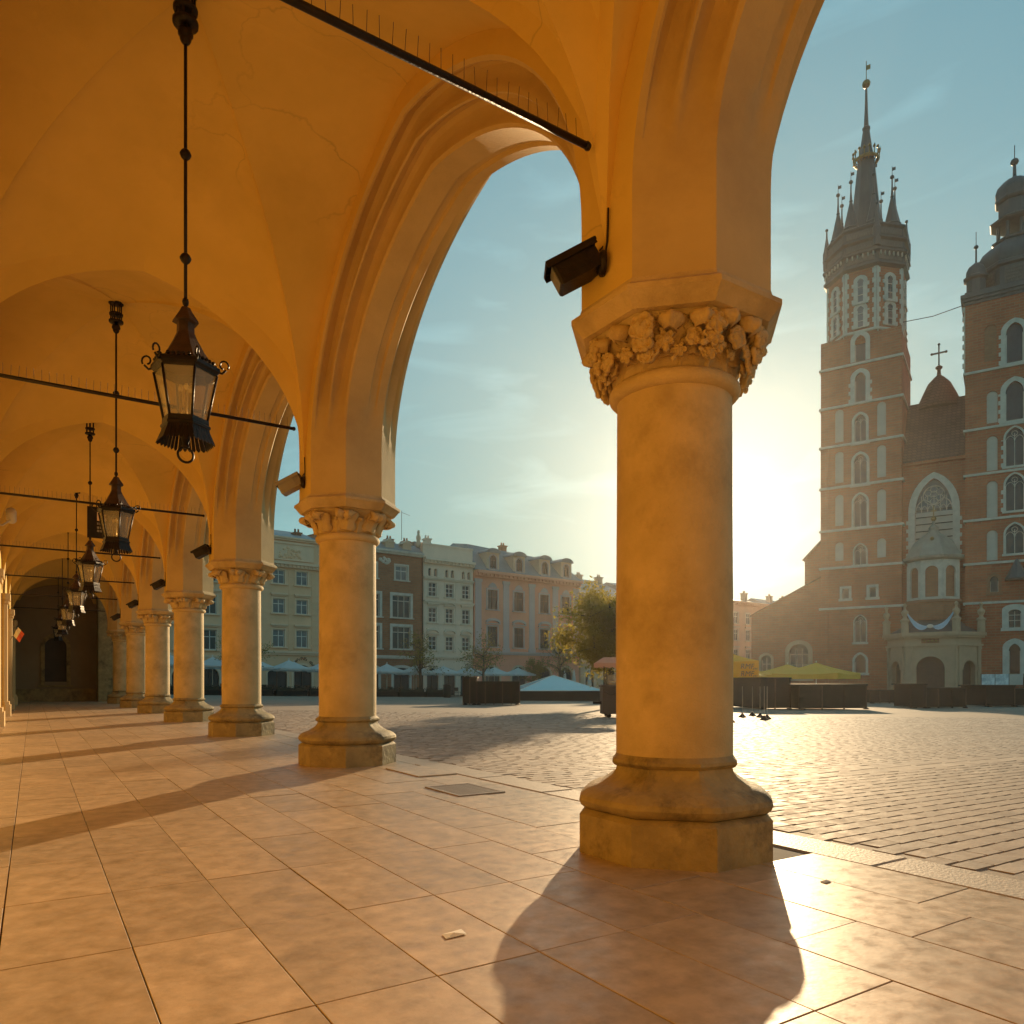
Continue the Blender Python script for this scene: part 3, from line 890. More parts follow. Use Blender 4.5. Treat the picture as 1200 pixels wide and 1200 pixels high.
# ---------------------------------------------------------------- hanging lanterns
def make_lantern():
    t = thing('hanging_lantern', 'x', 'lantern', (.87, Y0+2.5, -.105), 0, 'lanterns hanging along the vault')
    # ceiling canopy of three pierced discs on small bars
    m2 = MB()
    for z, r in ((5.70,.085),(5.56,.078),(5.47,.082)): m2.loft([(r*.5,z-.02),(r,z-.012),(r*1.02,z+.008),(r*.6,z+.022)], 16)
    for k in range(6):
        a = PI*k/3; m2.tube([(.06*math.cos(a),.06*math.sin(a),5.46),(.06*math.cos(a),.06*math.sin(a),5.72)], .008, 6)
    m2.loft([(.02,5.45),(.045,5.42),(.05,5.39),(.03,5.36),(.012,5.345)], 12)
    m2.build('canopy', IRON, t)
    m2 = MB(); m2.tube([(0,0,5.45),(0,0,3.50)], .0115, 8)
    for z in (5.36, 4.58, 3.875): m2.loft([(.012,z-.038),(.028,z-.022),(.038,z),(.028,z+.022),(.012,z+.038)], 12)
    m2.loft([(.018,3.56),(.022,3.58),(.018,3.60)], 10)
    m2.build('rod', IRON, t)
    m2 = MB()
    m2.loft([(.012,3.545),(.03,3.54),(.042,3.515),(.082,3.455),(.086,3.44),(.056,3.435)], 6, phase=PI/6, smooth=False)
    m2.loft([(.056,3.44),(.058,3.37),(.075,3.33),(.12,3.245),(.175,3.165),(.205,3.145)], 6, phase=PI/6, smooth=False)
    m2.build('roof', IRON_R, t)
    m2 = MB()
    m2.loft([(.205,3.15),(.222,3.14),(.225,3.115),(.205,3.10),(.20,3.085)], 6, phase=PI/6, smooth=False, cap0=False, cap1=False)
    m2.loft([(.19,3.155),(.19,3.085)], 6, phase=PI/6, smooth=False, cap0=False, cap1=False)
    for k in range(6):
        a = PI/6+PI*k/3
        p0, p1 = Vector((.203*math.cos(a),.203*math.sin(a),3.09)), Vector((.138*math.cos(a),.138*math.sin(a),2.765))
        m2.tube([p0, p1], .0085, 6)
        a2 = a+PI/3
    m2.loft([(.150,2.78),(.152,2.745),(.135,2.735),(.118,2.745)], 6, phase=PI/6, smooth=False)
    m2.build('frame', IRON, t)
    m2 = MB()
    for k in range(6):       # scroll ears at the eave corners
        a = PI/6+PI*k/3
        pts = []
        for i in range(11):
            s = i/10; b = -.6+s*5.2
            rr = .034*(1-.45*s)
            pts.append((.245+rr*math.cos(b), 0, 3.145+rr*1.15*math.sin(b)+.02))
        m2.tube(pts, .0065, 5, 0, L(rz=a))
        m2.tube([(.205,0,3.12),(.235,0,3.11),(.262,0,3.135)], .008, 5, 0, L(rz=a))
        for j in range(5):
            b = a + (j+1)/6*PI/3; rr = .205*math.cos(PI/6)/math.cos((b-a)-PI/6)
            m2.ball((rr*math.cos(b), rr*math.sin(b), 3.163), .013, 6, 4)
    m2.build('scrollwork', IRON, t)
    for k in range(6):
        a0, a1 = PI/6+PI*k/3, PI/6+PI*(k+1)/3
        m3 = MB(); v = []
        for r, z in ((.196,3.088),(.134,2.78)):
            v += [(r*math.cos(a0),r*math.sin(a0),z),(r*math.cos(a1),r*math.sin(a1),z)]
        am = (a0+a1)/2; inn = Vector((math.cos(am), math.sin(am), 0))*.004
        v2 = [tuple(Vector(p)-inn) for p in v]
        m3.add(v+v2, [(0,1,3,2),(5,4,6,7),(0,2,6,4),(1,5,7,3),(0,4,5,1),(2,3,7,6)])
        m3.build('glass_pane', LGLASS, t)
    m2 = MB()                # pierced frill under the glass
    for k in range(6):
        a0, a1 = PI/6+PI*k/3, PI/6+PI*(k+1)/3
        for j in range(6):
            b0, b1 = a0+(a1-a0)*(j+.08)/6, a0+(a1-a0)*(j+.92)/6
            def rr(b, r): return r*math.cos(PI/6)/math.cos((b-a0)-PI/6)
            v = []
            for r, z in ((.150,2.745),(.158,2.70),(.19,2.625)):
                for b in (b0, b1): v.append((rr(b,r)*math.cos(b), rr(b,r)*math.sin(b), z))
            bm_ = (b0+b1)/2; v.append((rr(bm_,.197)*math.cos(bm_), rr(bm_,.197)*math.sin(bm_), 2.612))
            ins = [(p[0]*.965, p[1]*.965, p[2]+.002) for p in v]
            fs = [(0,1,3,2),(2,3,5,4),(4,5,6)]
            m2.add(v+ins, fs+[tuple(7+i for i in reversed(f)) for f in fs]+[(0,2,9,7),(2,4,11,9),(1,8,10,3),(3,10,12,5),(4,6,13,11),(6,5,12,13)])
    m2.loft([(.152,2.748),(.162,2.738),(.162,2.725),(.150,2.715)], 6, phase=PI/6, smooth=False, cap0=False, cap1=False)
    m2.build('frill', IRON, t)
    m2 = MB()
    m2.loft([(.05,2.74),(.055,2.70),(.03,2.66),(.018,2.62),(.026,2.605),(.016,2.59)], 10)
    m2.tube([(.05*math.cos(b), 0, 2.545+.05*math.sin(b)) for b in [PI/2+2*PI*i/20 for i in range(21)]], .0085, 6)
    m2.build('ring', IRON, t)
    m2 = MB()
    m2.loft([(.03,2.745),(.03,2.77),(.012,2.78)], 10)
    for k in range(3):
        a = 2*PI*k/3+.4; x, y = .032*math.cos(a), .032*math.sin(a)
        m2.tube([(x*.4,y*.4,2.77),(x,y,2.80),(x,y,2.975)], .006, 6)
    bu = m2.build('burner', BRASS, t)
    m2 = MB()
    for k in range(3):
        a = 2*PI*k/3+.4; x, y = .032*math.cos(a), .032*math.sin(a)
        m2.loft([(.006,2.975),(.014,2.985),(.015,3.0),(.009,3.02)], 8, 0, L(x, y, 0))
    m2.build('bulb', BULB, bu)
    return t
lan = make_lantern()
lan['label'] = 'nearest and largest hanging iron lantern, ring below, in front of the first vault'
lan.rotation_euler.z = .12
labs = ['second hanging lantern, hanging in front of the dark square sign',
        'third hanging lantern, directly below the dark square sign',
        'fourth hanging lantern, left of the fourth column capital',
        'fifth hanging lantern, small and glowing before the dark end wall',
        'sixth hanging lantern, before the dark end wall above the niche',
        'seventh and farthest hanging lantern, dark before the end wall']
for k, lab in enumerate(labs): copy_thing(lan, (.87, Y0+2.5+BAY*(k+1), -.105), .12 + .2*k, lab)

# ---------------------------------------------------------------- floodlights on the imposts
def make_flood(M):
    t = thing('floodlight', 'x', 'floodlight', (0,0,0), 0, 'floodlights on the column imposts')
    m2 = MB(); m2.loft([(.055,-.005),(.072,0),(.072,.025),(.05,.045),(.02,.055)], 20, 0, Matrix.Rotation(PI/2, 4, 'X') @ L()); m2.build('mounting_boss', IRON, t)
    tilt = L(0, -.07, .02, rx=R(28))
    m2 = MB()        # body: box pointing along -y, tapered, with rib
    v = []
    for y, hw, z0, z1 in ((.03,.055,-.06,.055),(-.05,.075,-.075,.065),(-.24,.075,-.075,.065),(-.255,.068,-.068,.058)):
        v += [(-hw,y,z0),(hw,y,z0),(hw,y,z1),(-hw,y,z1)]
    fs = [(0,1,2,3),(15,14,13,12)]
    for k in range(3):
        for i in range(4):
            j = (i+1) % 4; fs.append((k*4+i, (k+1)*4+i, (k+1)*4+j, k*4+j))
    m2.add(v, fs, 0, tilt)
    for x in (-.076, .072): m2.box(x, x+.004, -.2, -.03, -.03, -.015, 0, tilt)
    m2.build('housing', M, t)
    m2 = MB(); m2.bbox(-.088,.088,-.285,.045,.066,.088,.006,0,tilt); m2.box(-.088,-.083,-.285,.04,.045,.066,0,tilt); m2.box(.083,.088,-.285,.04,.045,.066,0,tilt); m2.build('hood', M, t)
    m2 = MB(); m2.box(-.06,.06,-.2585,-.2555,-.06,.05,0,tilt); m2.build('lens', GLASS_L, t)
    m2 = MB(); m2.tube([(0,.0,.05),(.02,.01,.12),(.035,.012,.20),(.05,.012,.30)], .006, 6); m2.tube([(-.02,-.03,.09),(-.03,0,.13),(-.02,.01,.22)], .005, 6); m2.build('cable', IRON, t)
    return t
fl1 = make_flood(IRON); fl2 = None
fl_rz = R(48) 
def flood_spot(k): return (XC - .484, Y0+BAY*k, 3.04)
fl1.location = flood_spot(0); fl1.rotation_euler.z = R(-122)
fl1.scale = (.86, .86, .86)
fl1['label'] = 'large black floodlight jutting from the impost above the nearest column'
fl2 = make_flood(STRIPE_P if False else GREY_M)
fl2.location = flood_spot(1); fl2.rotation_euler.z = R(-122)
fl2.scale = (.86, .86, .86)
fl2['label'] = 'pale floodlight jutting left from the impost of the second column'
for k, lab in ((2,'black floodlight on the impost of the third column'),(3,'small black floodlight on the impost of the fourth column'),
               (4,'tiny black floodlight on the impost of the fifth column'),(5,'farthest tiny floodlight, on the impost of the sixth column')):
    copy_thing(fl1, flood_spot(k), R(-122), lab)

# dark sign hanging from the third tie rod, security camera, small flag on the back wall
t = thing('hanging_sign', 'dark square sign with pale symbols hanging from the tie rod behind the second lantern', 'sign', (.95, Y0+2*BAY, 3.555))
m2 = MB(); m2.bbox(-.26,.26,-.02,.02,-.48,-.01,.004); m2.build('board', IRON, t)
m2 = MB(); m2.box(-.13,-.085,-.026,-.0215,-.22,-.09); m2.add([(-.05,-.024,-.09),(.0,-.024,-.09),(-.02,-.024,-.15)], [(0,2,1)]); m2.box(-.045,-.005,-.026,-.0215,-.22,-.17); m2.build('symbol', BEIGE_T, t)
m2 = MB(); q = random.Random(4)
for z in (-.28,-.34,-.39):
    x = -.13
    while x < .14:
        w = q.uniform(.015,.035); m2.box(x,x+w,-.0255,-.0215,z,z+.032); x += w+.012
m2.build('text_line', GREY_M, t)
for x in (-.2, .2):
    m2 = MB(); m2.tube([(0,0,-.02),(0,0,.04)], .008, 6); o = m2.build('hook', IRON, t); o.location = (x, 0, 0)

t = thing('security_camera', 'pale cylindrical security camera on a bracket high on the left wall', 'camera', (-.31, 15.3, 3.715))
m2 = MB(); m2.loft([(.055,-.14),(.075,-.12),(.078,.12),(.06,.15)], 16, 0, Matrix.Rotation(R(62), 4, 'X')); m2.build('housing', WHITE_P, t)
m2 = MB(); m2.loft([(.045,-.15),(.05,-.138)], 14, 0, Matrix.Rotation(R(62), 4, 'X')); m2.build('lens', IRON, t)
m2 = MB(); m2.tube([(-.36,0,-.16),(-.12,0,-.17),(0,0,-.06)], .018, 8); m2.loft([(.05,0),(.05,.02)], 12, 0, L(-.36,0,-.16,ry=PI/2)); m2.build('bracket', WHITE_P, t)

t = thing('wall_flag', 'small white and red flag on a slanting staff at the far left wall', 'flag', (-.50, 24, 2.0))
t.scale = (.55, .55, .62)
m2 = MB(); m2.tube([(0,0,0),(.30,-.1,.55)], .012, 6); m2.build('staff', TIMBER, t)
for nm, a0, a1, M in (('white_stripe',0,.5,WHITE_P),('red_stripe',.5,1,RED)):
    v = []
    for j in range(7):
        for s in (a0, a1):
            p = Vector((.10,-.034,.18)).lerp(Vector((.30,-.1,.55)), j/6)
            v.append((p.x + .26*s, p.y+.02*math.sin(j*1.3+s*3), p.z - .30*s))
    fs = [(2*j,2*j+1,2*j+3,2*j+2) for j in range(6)]
    m2 = MB(); m2.add(v, fs); m2.add([(p[0],p[1]+.004,p[2]) for p in v], [f[::-1] for f in fs]); m2.build(nm, M, t)
# ---------------------------------------------------------------- windows shared by the buildings
WIN_CACHE = {}
def window(parent, u, z, w, h, T, kind='sash', rise=0, pointed=False, sur=.12, sur_m=None, fr_m=None, gl_m=None, nx=2, bars=(.35,), proud=.05, depth=.2, sill=.12, head=None, jag=False, name='window'):
    """window at (u = middle, z = sill) of a facade whose matrix is T: surround, frame bars and a recessed pane"""
    key = (round(w,2), round(h,2), kind, round(rise,2), pointed, sur, sur_m and sur_m.name, fr_m and fr_m.name, gl_m and gl_m.name, nx, bars, proud, depth, sill, head, jag)
    if key not in WIN_CACHE:
        hw = w/2
        inner = [(-hw,0)] + (arch_pts(-hw,hw,h,rise,pointed) if rise else [(-hw,h),(hw,h)]) + [(hw,0)]
        m = MB()
        if sur:
            o = sur
            outer = [(-hw-o,0)] + (arch_pts(-hw-o,hw+o,h+o,rise+o*(0.35 if rise else 0),pointed) if rise else [(-hw-o,h+o),(hw+o,h+o)]) + [(hw+o,0)]
            m.strip([(p[0],-proud,p[1]) for p in outer], [(p[0],-proud,p[1]) for p in inner], 0)
            m.strip([(p[0],.03,p[1]) for p in outer], [(p[0],-proud,p[1]) for p in outer], 0)
            m.strip([(p[0],-proud,p[1]) for p in inner], [(p[0],depth,p[1]) for p in inner], 0)
            if jag:      # toothed quoins alternating in width
                k = 0; zz = 0
                while zz < h - rise:
                    if k % 2 == 0:
                        for s in (-1, 1):
                            a, b = sorted((s*(hw+o), s*(hw+o+.22)))
                            m.box(a, b, -proud+.004, .02, zz, min(zz+.45, h-rise), 0)
                    zz += .5; k += 1
        if sill: m.box(-hw-sur-.12, hw+sur+.12, -proud-.14, .02, -sill, 0, 0)
        if head == 'flat':
            m.box(-hw-sur-.1, hw+sur+.1, -proud-.22, .02, h+sur+.22, h+sur+.38, 0); m.box(-hw-sur, hw+sur, -proud-.1, .02, h+sur+.08, h+sur+.22, 0)
        elif head in ('tri', 'seg'):
            e = hw+sur+.14; b = h+sur+.2; rr = .5
            if head == 'tri': top = [(-e,b),(0,b+rr),(e,b)]
            else: top = [(e*math.cos(PI-PI*i/8), b+rr*math.sin(PI*i/8)) for i in range(9)]
            t2 = [(p[0]*.84, b+max(0,(p[1]-b)*.66)) for p in top]
            m.strip([(p[0],-proud-.2,p[1]+.12) for p in top], [(p[0],-proud-.2,p[1]) for p in t2], 0)
            m.strip([(p[0],.02,p[1]+.12) for p in top], [(p[0],-proud-.2,p[1]+.12) for p in top], 0)
            m.strip([(p[0],-proud-.2,p[1]) for p in t2], [(p[0],.02,p[1]) for p in t2], 0)
            m.box(-e, e, -proud-.2, .02, b-.12, b, 0)
        # frame: outer bar and mullions
        fb = .07
        top = h - rise if rise else h
        for s in (-1, 1): m.box(*sorted((s*hw, s*(hw-fb))), depth-.08, depth, 0, top, 1)
        m.box(-hw, hw, depth-.08, depth, 0, fb, 1)
        if not rise: m.box(-hw, hw, depth-.08, depth, h-fb, h, 1)
        for i in range(1, nx):
            x = -hw + w*i/nx
            zt = h
            if rise: zt = top + rise*.55
            m.box(x-fb/2, x+fb/2, depth-.10, depth, fb, zt-fb if not rise else zt, 1)
        for b in bars:
            zz = h*(1-b); m.box(-hw+fb, hw-fb, depth-.09, depth, zz-fb/2, zz+fb/2, 1)
        if rise and nx == 2 and pointed:     # simple tracery: two small pointed heads and a ring
            for c in (-hw/2, hw/2):
                pa = arch_pts(c-hw/2+.02, c+hw/2-.02, top+rise*.35, rise*.45, True, 5)
                m.tube([(p[0],depth-.05,p[1]) for p in pa], .045, 5, 1)
            m.tube([(hw*.32*math.cos(a), depth-.05, top+rise*.55+hw*.32*math.sin(a)) for a in [2*PI*i/12 for i in range(13)]], .04, 5, 1)
        p = MB(); q = [(a[0], depth-.02, a[1]) for a in inner]
        p.add(q, [tuple(range(len(q)))])
        fo = m.build(name, [sur_m, fr_m])
        po = p.build('pane', gl_m)
        WIN_CACHE[key] = (fo.data, po.data)
        bpy.data.objects.remove(fo); bpy.data.objects.remove(po)
    fd, pd = WIN_CACHE[key]
    o = put(name, fd, parent, T @ L(u, 0, z))
    put('pane', pd, o)
    return o
def hole(u, z, w, h, rise=0, pointed=False): return (u-w/2, u+w/2, z, z+h, rise, pointed)

# ---------------------------------------------------------------- church of red brick, two unequal towers
ch = thing('brick_church', 'tall red brick gothic church with two unequal towers and a crowned spire', 'church', (85.4, 59.2, -.105), math.atan2(-.918, .397))
ch.scale = (1, 1, .993)
def church_win(u, z, w, h, T=L(), kind=1, **kw):
    a = dict(rise=w*.75, pointed=True, sur=.5, sur_m=LIME, fr_m=LIME, gl_m=GLASS_D, nx=2, bars=(), proud=.08, depth=.35, sill=.25)
    a.update(kw)
    return window(ch, u, z, w, h, T, **a)
# left tower, square stage
W1 = 9.3
cen = W1/2
rows_c = [(41.3,3.3,1.25,1,{'jag':False,'sill':0}),(36.2,3.7,1.25,1,{'jag':True,'sill':0}),(31.0,3.6,1.35,2,{'sur':.3}),(25.7,3.9,1.5,2,{'sur':.3}),(20.4,4.1,1.5,2,{'sur':.25}),(15.6,2.6,1.4,2,{'sur':.15}),
          (5.8,3.4,1.35,2,{'sur':.12}),(1.9,2.4,1.3,1,{'sur':.25})]
niche = [(u, z, 1.0, h) for u in (cen-2.45, cen+2.4) for z, h in ((31.5,4.2),(26.3,4.0),(20.8,4.0),(16.3,2.4))]
small = [(u, 11.4, .8, 1.3) for u in (cen-1.7, cen+1.4)]
holes = [hole(cen, z, w, h, w*.75, True) for z, h, w, nx, kw in rows_c] + [hole(u, z, w, h, w*.5) for u, z, w, h in niche] + [hole(u, z, w, h) for u, z, w, h in small]
m = MB(); wall_geo(m, W1, 44.0, holes, None, 0, .5, z0=-2)
m.add([(0,0,-2),(0,W1,-2),(0,W1,44),(0,0,44),(W1,0,-2),(W1,W1,-2),(W1,W1,44),(W1,0,44)], [(0,3,2,1),(4,5,6,7),(1,2,6,5),(3,7,6,2)])
# set-back offsets: slightly wider lower stages and brick pilaster strips at the corners
for u in (0.0, W1-.9): m.box(u, u+.9, -.13, .0, -2, 31, 0)
tl_ = m.build('left_tower', BRICK, ch)
for z, h, w, nx, kw in rows_c: church_win(cen, z, w, h, nx=nx, **kw)
for u, z, w, h in niche:
    p = MB(); q = [(-w/2,0)]+arch_pts(-w/2,w/2,h,w*.5)+[(w/2,0)]; p.add([(a[0],.14,a[1]) for a in q], [tuple(range(len(q)))]); o = p.build('blind_niche', BLIND, ch, L(u,0,z))
for u, z, w, h in small: window(ch, u, z, w, h, L(), sur=.28, sur_m=LIME, fr_m=LIME, gl_m=GLASS_D, nx=1, bars=(), proud=.1, depth=.35, sill=.3)
for z in (41.0, 36.0, 31.0, 25.7, 20.2, 15.4, 10.2):
    m = MB(); m.box(-.2, W1+.2, -.24, .0, z-.14, z+.14); m.box(-.2, .0, .0, W1, z-.14, z+.14); m.box(W1, W1+.2, .0, W1, z-.14, z+.14)
    m.build('string_course', LIME, ch)
# octagon stage
T8 = L(cen, cen, 0)
m = MB(); m.octo([(4.45,43.6,1),(4.45,53.2,1)], 0, T8, 8*8, smooth=False)
o = m.build('octagon_stage', BRICK, ch)
for k, (sx, sy) in enumerate(((0,0),(1,0),(1,1),(0,1))):    # sloping stone broaches on the square corners
    x0, y0 = sx*W1, sy*W1; ix, iy = (1 if sx == 0 else -1), (1 if sy == 0 else -1)
    m = MB(); m.add([(x0,y0,43.9),(x0+ix*2.75,y0,43.9),(x0,y0+iy*2.75,43.9),(x0+ix*1.9,y0+iy*1.9,45.6),(x0+ix*2.75,y0+iy*.12,45.0),(x0+ix*.12,y0+iy*2.75,45.0)],
                    [(0,1,3),(0,3,2),(1,4,3),(2,3,5)]); m.build('broach', LIME, ch)
m = MB(); m.octo([(4.5,44.9,1),(4.62,45.0,1),(4.62,45.2,1),(4.5,45.3,1)], 0, T8, 64, smooth=False, cap0=False, cap1=False); m.build('string_course', LIME, ch)
for k in range(8):
    a = -PI/2 + k*PI/4
    # quoins at each corner of the octagon, toothed
    ac = a + PI/8; r = 4.45/math.cos(PI/8)
    m = MB(); z = 45.3; i = 0
    while z < 52.9:
        hw = .5 if i % 2 else .32
        for s in (-1, 1):
            d = Vector((math.cos(ac+s*(PI/2+PI/8)), math.sin(ac+s*(PI/2+PI/8)), 0)); nn = Vector((math.cos(ac+s*PI/8), math.sin(ac+s*PI/8), 0))
            p = Vector((r*math.cos(ac), r*math.sin(ac), 0)); q = p + d*hw
            m.add([tuple(p+nn*.05+Vector((0,0,z))), tuple(q+nn*.05+Vector((0,0,z))), tuple(q+nn*.05+Vector((0,0,z+.62))), tuple(p+nn*.05+Vector((0,0,z+.62)))], [(0,1,2,3)])
        z += .62; i += 1
    m.build('quoin_strip', LIME, ch, T8)
    Tf = T8 @ Matrix.Rotation(a+PI/2, 4, 'Z') @ L(0, -4.45, 0)
    for z, h in ((45.6,2.7),(48.8,3.0)):
        church_win(0, z, .75, h, Tf, sur=.42, jag=True, proud=.12, depth=-.03, nx=1, bars=(.35,.7), sill=.1 if z < 47 else .3, rise=.5, gl_m=GLASS_L if k in (0,) else GLASS_D)
# wooden watch gallery and helmet
m = MB(); m.octo([(4.5,52.9,1),(4.85,53.2,1),(4.85,53.5,1),(4.55,53.6,1),(4.58,54.6,1),(4.95,54.8,1),(4.95,55.0,1),(4.55,55.2,1),(4.6,56.2,1),(4.95,56.4,1),(4.95,56.6,1),(4.5,56.8,1),(4.5,57.9,1),(4.75,58.1,1),(4.75,58.3,1),(4.1,58.7,1)], 0, T8, 64)
autosmooth(m.build('watch_gallery', COPPER, ch), 25)
GALW = mat('gallery_weathered_boards', (.13,.12,.11), .8, .3, 2, stretch=(6,6,1))
for k in range(8):
    a = -PI/2 + k*PI/4; Tf = T8 @ Matrix.Rotation(a+PI/2, 4, 'Z')
    for z, ap in ((53.75,4.58),(55.35,4.60),(57.0,4.52)):
        m = MB(); hw = ap*math.tan(PI/8)-.25
        m.box(-hw, hw, -ap-.06, -ap+.1, z, z+.75)
        m.build('gallery_panel', GALW, ch, Tf)
    m = MB()
    for i in range(6):
        x = -1.5+.6*i; m.box(x-.08, x+.08, -4.82, -4.66, 54.35, 54.8); m.ball((x,-4.77,54.28), .12, 6, 4)
    m.build('corbel_row', LIME, ch, Tf)
m = MB(); m.loft([(2.25,58.3),(2.05,59.2),(1.55,64),(1.05,69.0),(1.0,69.6),(.72,71.0),(.42,73.2),(.5,73.4),(.5,73.6),(.3,73.8),(.2,76),(.12,79.0)], 8, 0, T8, False, PI/8); m.build('spire', COPPER, ch)
m = MB(); m.ball((0,0,79.4), .52, 10, 8, 0, T8); m.tube([(0,0,79.5),(0,0,82.4)], .05, 6, 0, T8); m.box(-.02,.5,-.02,.02,81.2,81.8,0,T8); m.build('spire_orb', GOLD, ch)
m = MB()
for k in range(16):
    a = PI*k/8
    for s in (0, 1): m.ball(((1.45+.12*s)*math.cos(a), (1.45+.12*s)*math.sin(a), 69.2+1.0*s+.12*(k % 2)), .19, 6, 4, 0, T8)
    m.tube([(1.1*math.cos(a),1.1*math.sin(a),68.9),(1.55*math.cos(a),1.55*math.sin(a),69.4),(1.62*math.cos(a),1.62*math.sin(a),70.5)], .07, 5, 0, T8)
m.loft([(1.42,69.0),(1.55,69.1),(1.55,69.4),(1.42,69.5)], 16, 0, T8, cap0=False, cap1=False)
m.build('gilded_crown', GOLD, ch)
for k in range(3):
    for z in (60.5, 63.0, 66.0):
        pass
for k in range(8):
    a = -PI/2 + PI/8 + k*PI/4
    big = True
    x, y = 3.45*math.cos(a), 3.45*math.sin(a)
    m = MB(); m.loft([(1.0,58.2),(1.0,58.9),(1.08,59.0),(.92,59.2),(.52,61.0),(.17,62.6),(.24,62.7),(.16,62.9),(.09,64.0),(.08,65.0)], 8, 0, T8 @ L(x,y,0), False); m.ball((x,y,65.2), .26, 8, 6, 0, T8); m.tube([(x,y,65.2),(x,y,66.6)], .035, 5, 0, T8); m.box(x,x+.4,y-.015,y+.015,66.0,66.4,0,T8)
    m.build('corner_turret', COPPER, ch)
    x, y = 4.85*math.cos(a), 4.85*math.sin(a)
    if k % 2 == 0:
        m = MB(); m.loft([(.45,55.4),(.5,57.6),(.4,57.9),(.12,59.6),(.08,60.6)], 8, 0, T8 @ L(x,y,0), False); m.ball((x,y,60.7), .2, 8, 6, 0, T8)
        m.build('small_turret', COPPER, ch)

# nave front between the towers
UN0, UN1 = W1, 15.9; UC = (UN0+UN1)/2
m = MB(); wall_geo(m, UN1-UN0, 28.0, [hole(UC-UN0, 16.2, 4.0, 9.4, 4.4, True)], L(UN0, 1.2, 0), 0, .7, z0=-2)
m.build('nave_front', BRICK, ch)
bw = window(ch, UC, 16.2, 4.0, 9.4, L(0,1.2,0), rise=4.4, pointed=True, sur=.72, sur_m=LIME, fr_m=BLIND, gl_m=GLASS_L, nx=6, bars=(), proud=.12, depth=.5, sill=.35, jag=True, name='great_window')
m = MB()
for i in range(7):
    z = 16.7+.86*i
    m.box(UC-1.95, UC+1.95, 1.55, 1.63, z-.06, z+.06)
m.build('glazing_bar', IRON, ch)
m = MB(); m.box(UC-1.98, UC+1.98, 1.64, 1.67, 16.3, 21.6); m.build('pale_blind', BLIND, ch)
m = MB(); Tw = L(UC, 1.58, 0)
def ring_(cx, cz, r, t=.07, n=18): m.tube([(cx+r*math.cos(2*PI*i/n), 0, cz+r*math.sin(2*PI*i/n)) for i in range(n+1)], t, 5, 0, Tw)
ring_(0, 23.6, 1.15); ring_(0, 23.75, .35, .06)
for k in range(6):
    a = PI/6+k*PI/3; ring_(.72*math.cos(a), 23.6+.72*math.sin(a), .36, .05, 12)
for c in (-1.0, 1.0):
    pa = arch_pts(c-.95, c+.95, 23.2, 1.5, True, 6); m.tube([(p[0],0,p[1]) for p in pa], .07, 5, 0, Tw)
for i in range(6):
    c = -1.67+.667*i; pa = arch_pts(c-.32, c+.32, 22.4, .7, True, 5); m.tube([(p[0],0,p[1]) for p in pa], .05, 5, 0, Tw)
m.build('tracery', BLIND, ch)
m = MB(); m.add([(UN0,.9,28.0),(UN1,.9,28.0),(UN1,6.2,36.6),(UN0,6.2,36.6),(UN0,.9,27.7),(UN1,.9,27.7),(UN1,11,28),(UN0,11,28)], [(0,1,2,3),(4,5,1,0),(2,6,7,3)]); m.build('nave_roof', TILEROOF, ch)
m = MB(); m.box(UN0, UN1, .72, 1.199, 27.4, 27.75); m.build('nave_cornice', BRICK, ch)
m = MB(); wall_geo(m, .9, 1.1, [hole(.45,.2,.5,.6,.25)], L(UC-.45, 2.4, 30.0)); m.add([(UC-.5,2.35,31.1),(UC+.5,2.35,31.1),(UC,2.35,31.6),(UC-.5,4.2,31.1),(UC+.5,4.2,31.1),(UC,4.2,31.6)],[(0,1,2),(0,2,5,3),(1,4,5,2)]); m.build('roof_dormer', TILEROOF, ch)
m = MB(); m.loft([(2.9,36.2),(2.5,37.0),(1.9,38.4),(1.3,39.7),(.6,40.5),(.25,40.8),(.2,41.5),(.4,41.7),(.4,41.9),(.12,42.1)], 16, 0, L(UC+.1, 7.5, -.6)); m.build('roof_turret', TILEROOF, ch)
m = MB(); Tc = L(UC+.1, 7.5, -.6); m.box(-.08,.08,-.08,.08,42.0,44.7,0,Tc); m.box(-.75,.75,-.07,.07,43.6,43.78,0,Tc)
for p in ((-.8,43.69),(.8,43.69),(0,44.8)): m.ball((p[0],0,p[1]), .17, 8, 5, 0, Tc)
m.build('cross', IRON, ch)

# right tower
U2, W2 = 15.9, 9.6; c2 = U2+W2/2
rw = [(37.3,4.6,1.6,1,{'jag':True}),(30.7,4.5,1.7,1,{'jag':True}),(25.5,4.4,1.75,2,{'sur':.2,'jag':True}),(20.4,4.2,1.75,2,{'sur':.2,'jag':True}),(15.5,3.4,1.75,2,{'sur':.2}),(1.6,3.6,1.1,1,{'sur':.6})]
nich2 = [(c2-2.15, z, 1.05, h) for z, h in ((30.8,3.7),(25.3,4.0),(19.9,4.2),(14.9,3.5))] + [(c2+2.15, z, 1.05, h) for z, h in ((30.8,3.7),(25.3,4.0),(19.9,4.2),(14.9,3.5))]
br_ = [(c2-2.3, 38.0, 1.2, 4.2), (c2+2.3, 38.0, 1.2, 4.2)]
sm2 = [(c2-1.95, 11.2, .8, 1.9)]
holes = [hole(c2-U2, z, w, h, w*.75, True) for z, h, w, nx, kw in rw] + [hole(u-U2, z, w, h, w*.5) for u, z, w, h in nich2+br_] + [hole(u-U2, z, w, h, w*.6, True) for u, z, w, h in sm2] + [hole(c2-U2, 7.0, 1.2, 2.1, .4)]
m = MB(); wall_geo(m, W2, 45.2, holes, L(U2,0,0), 0, .5, z0=-2)
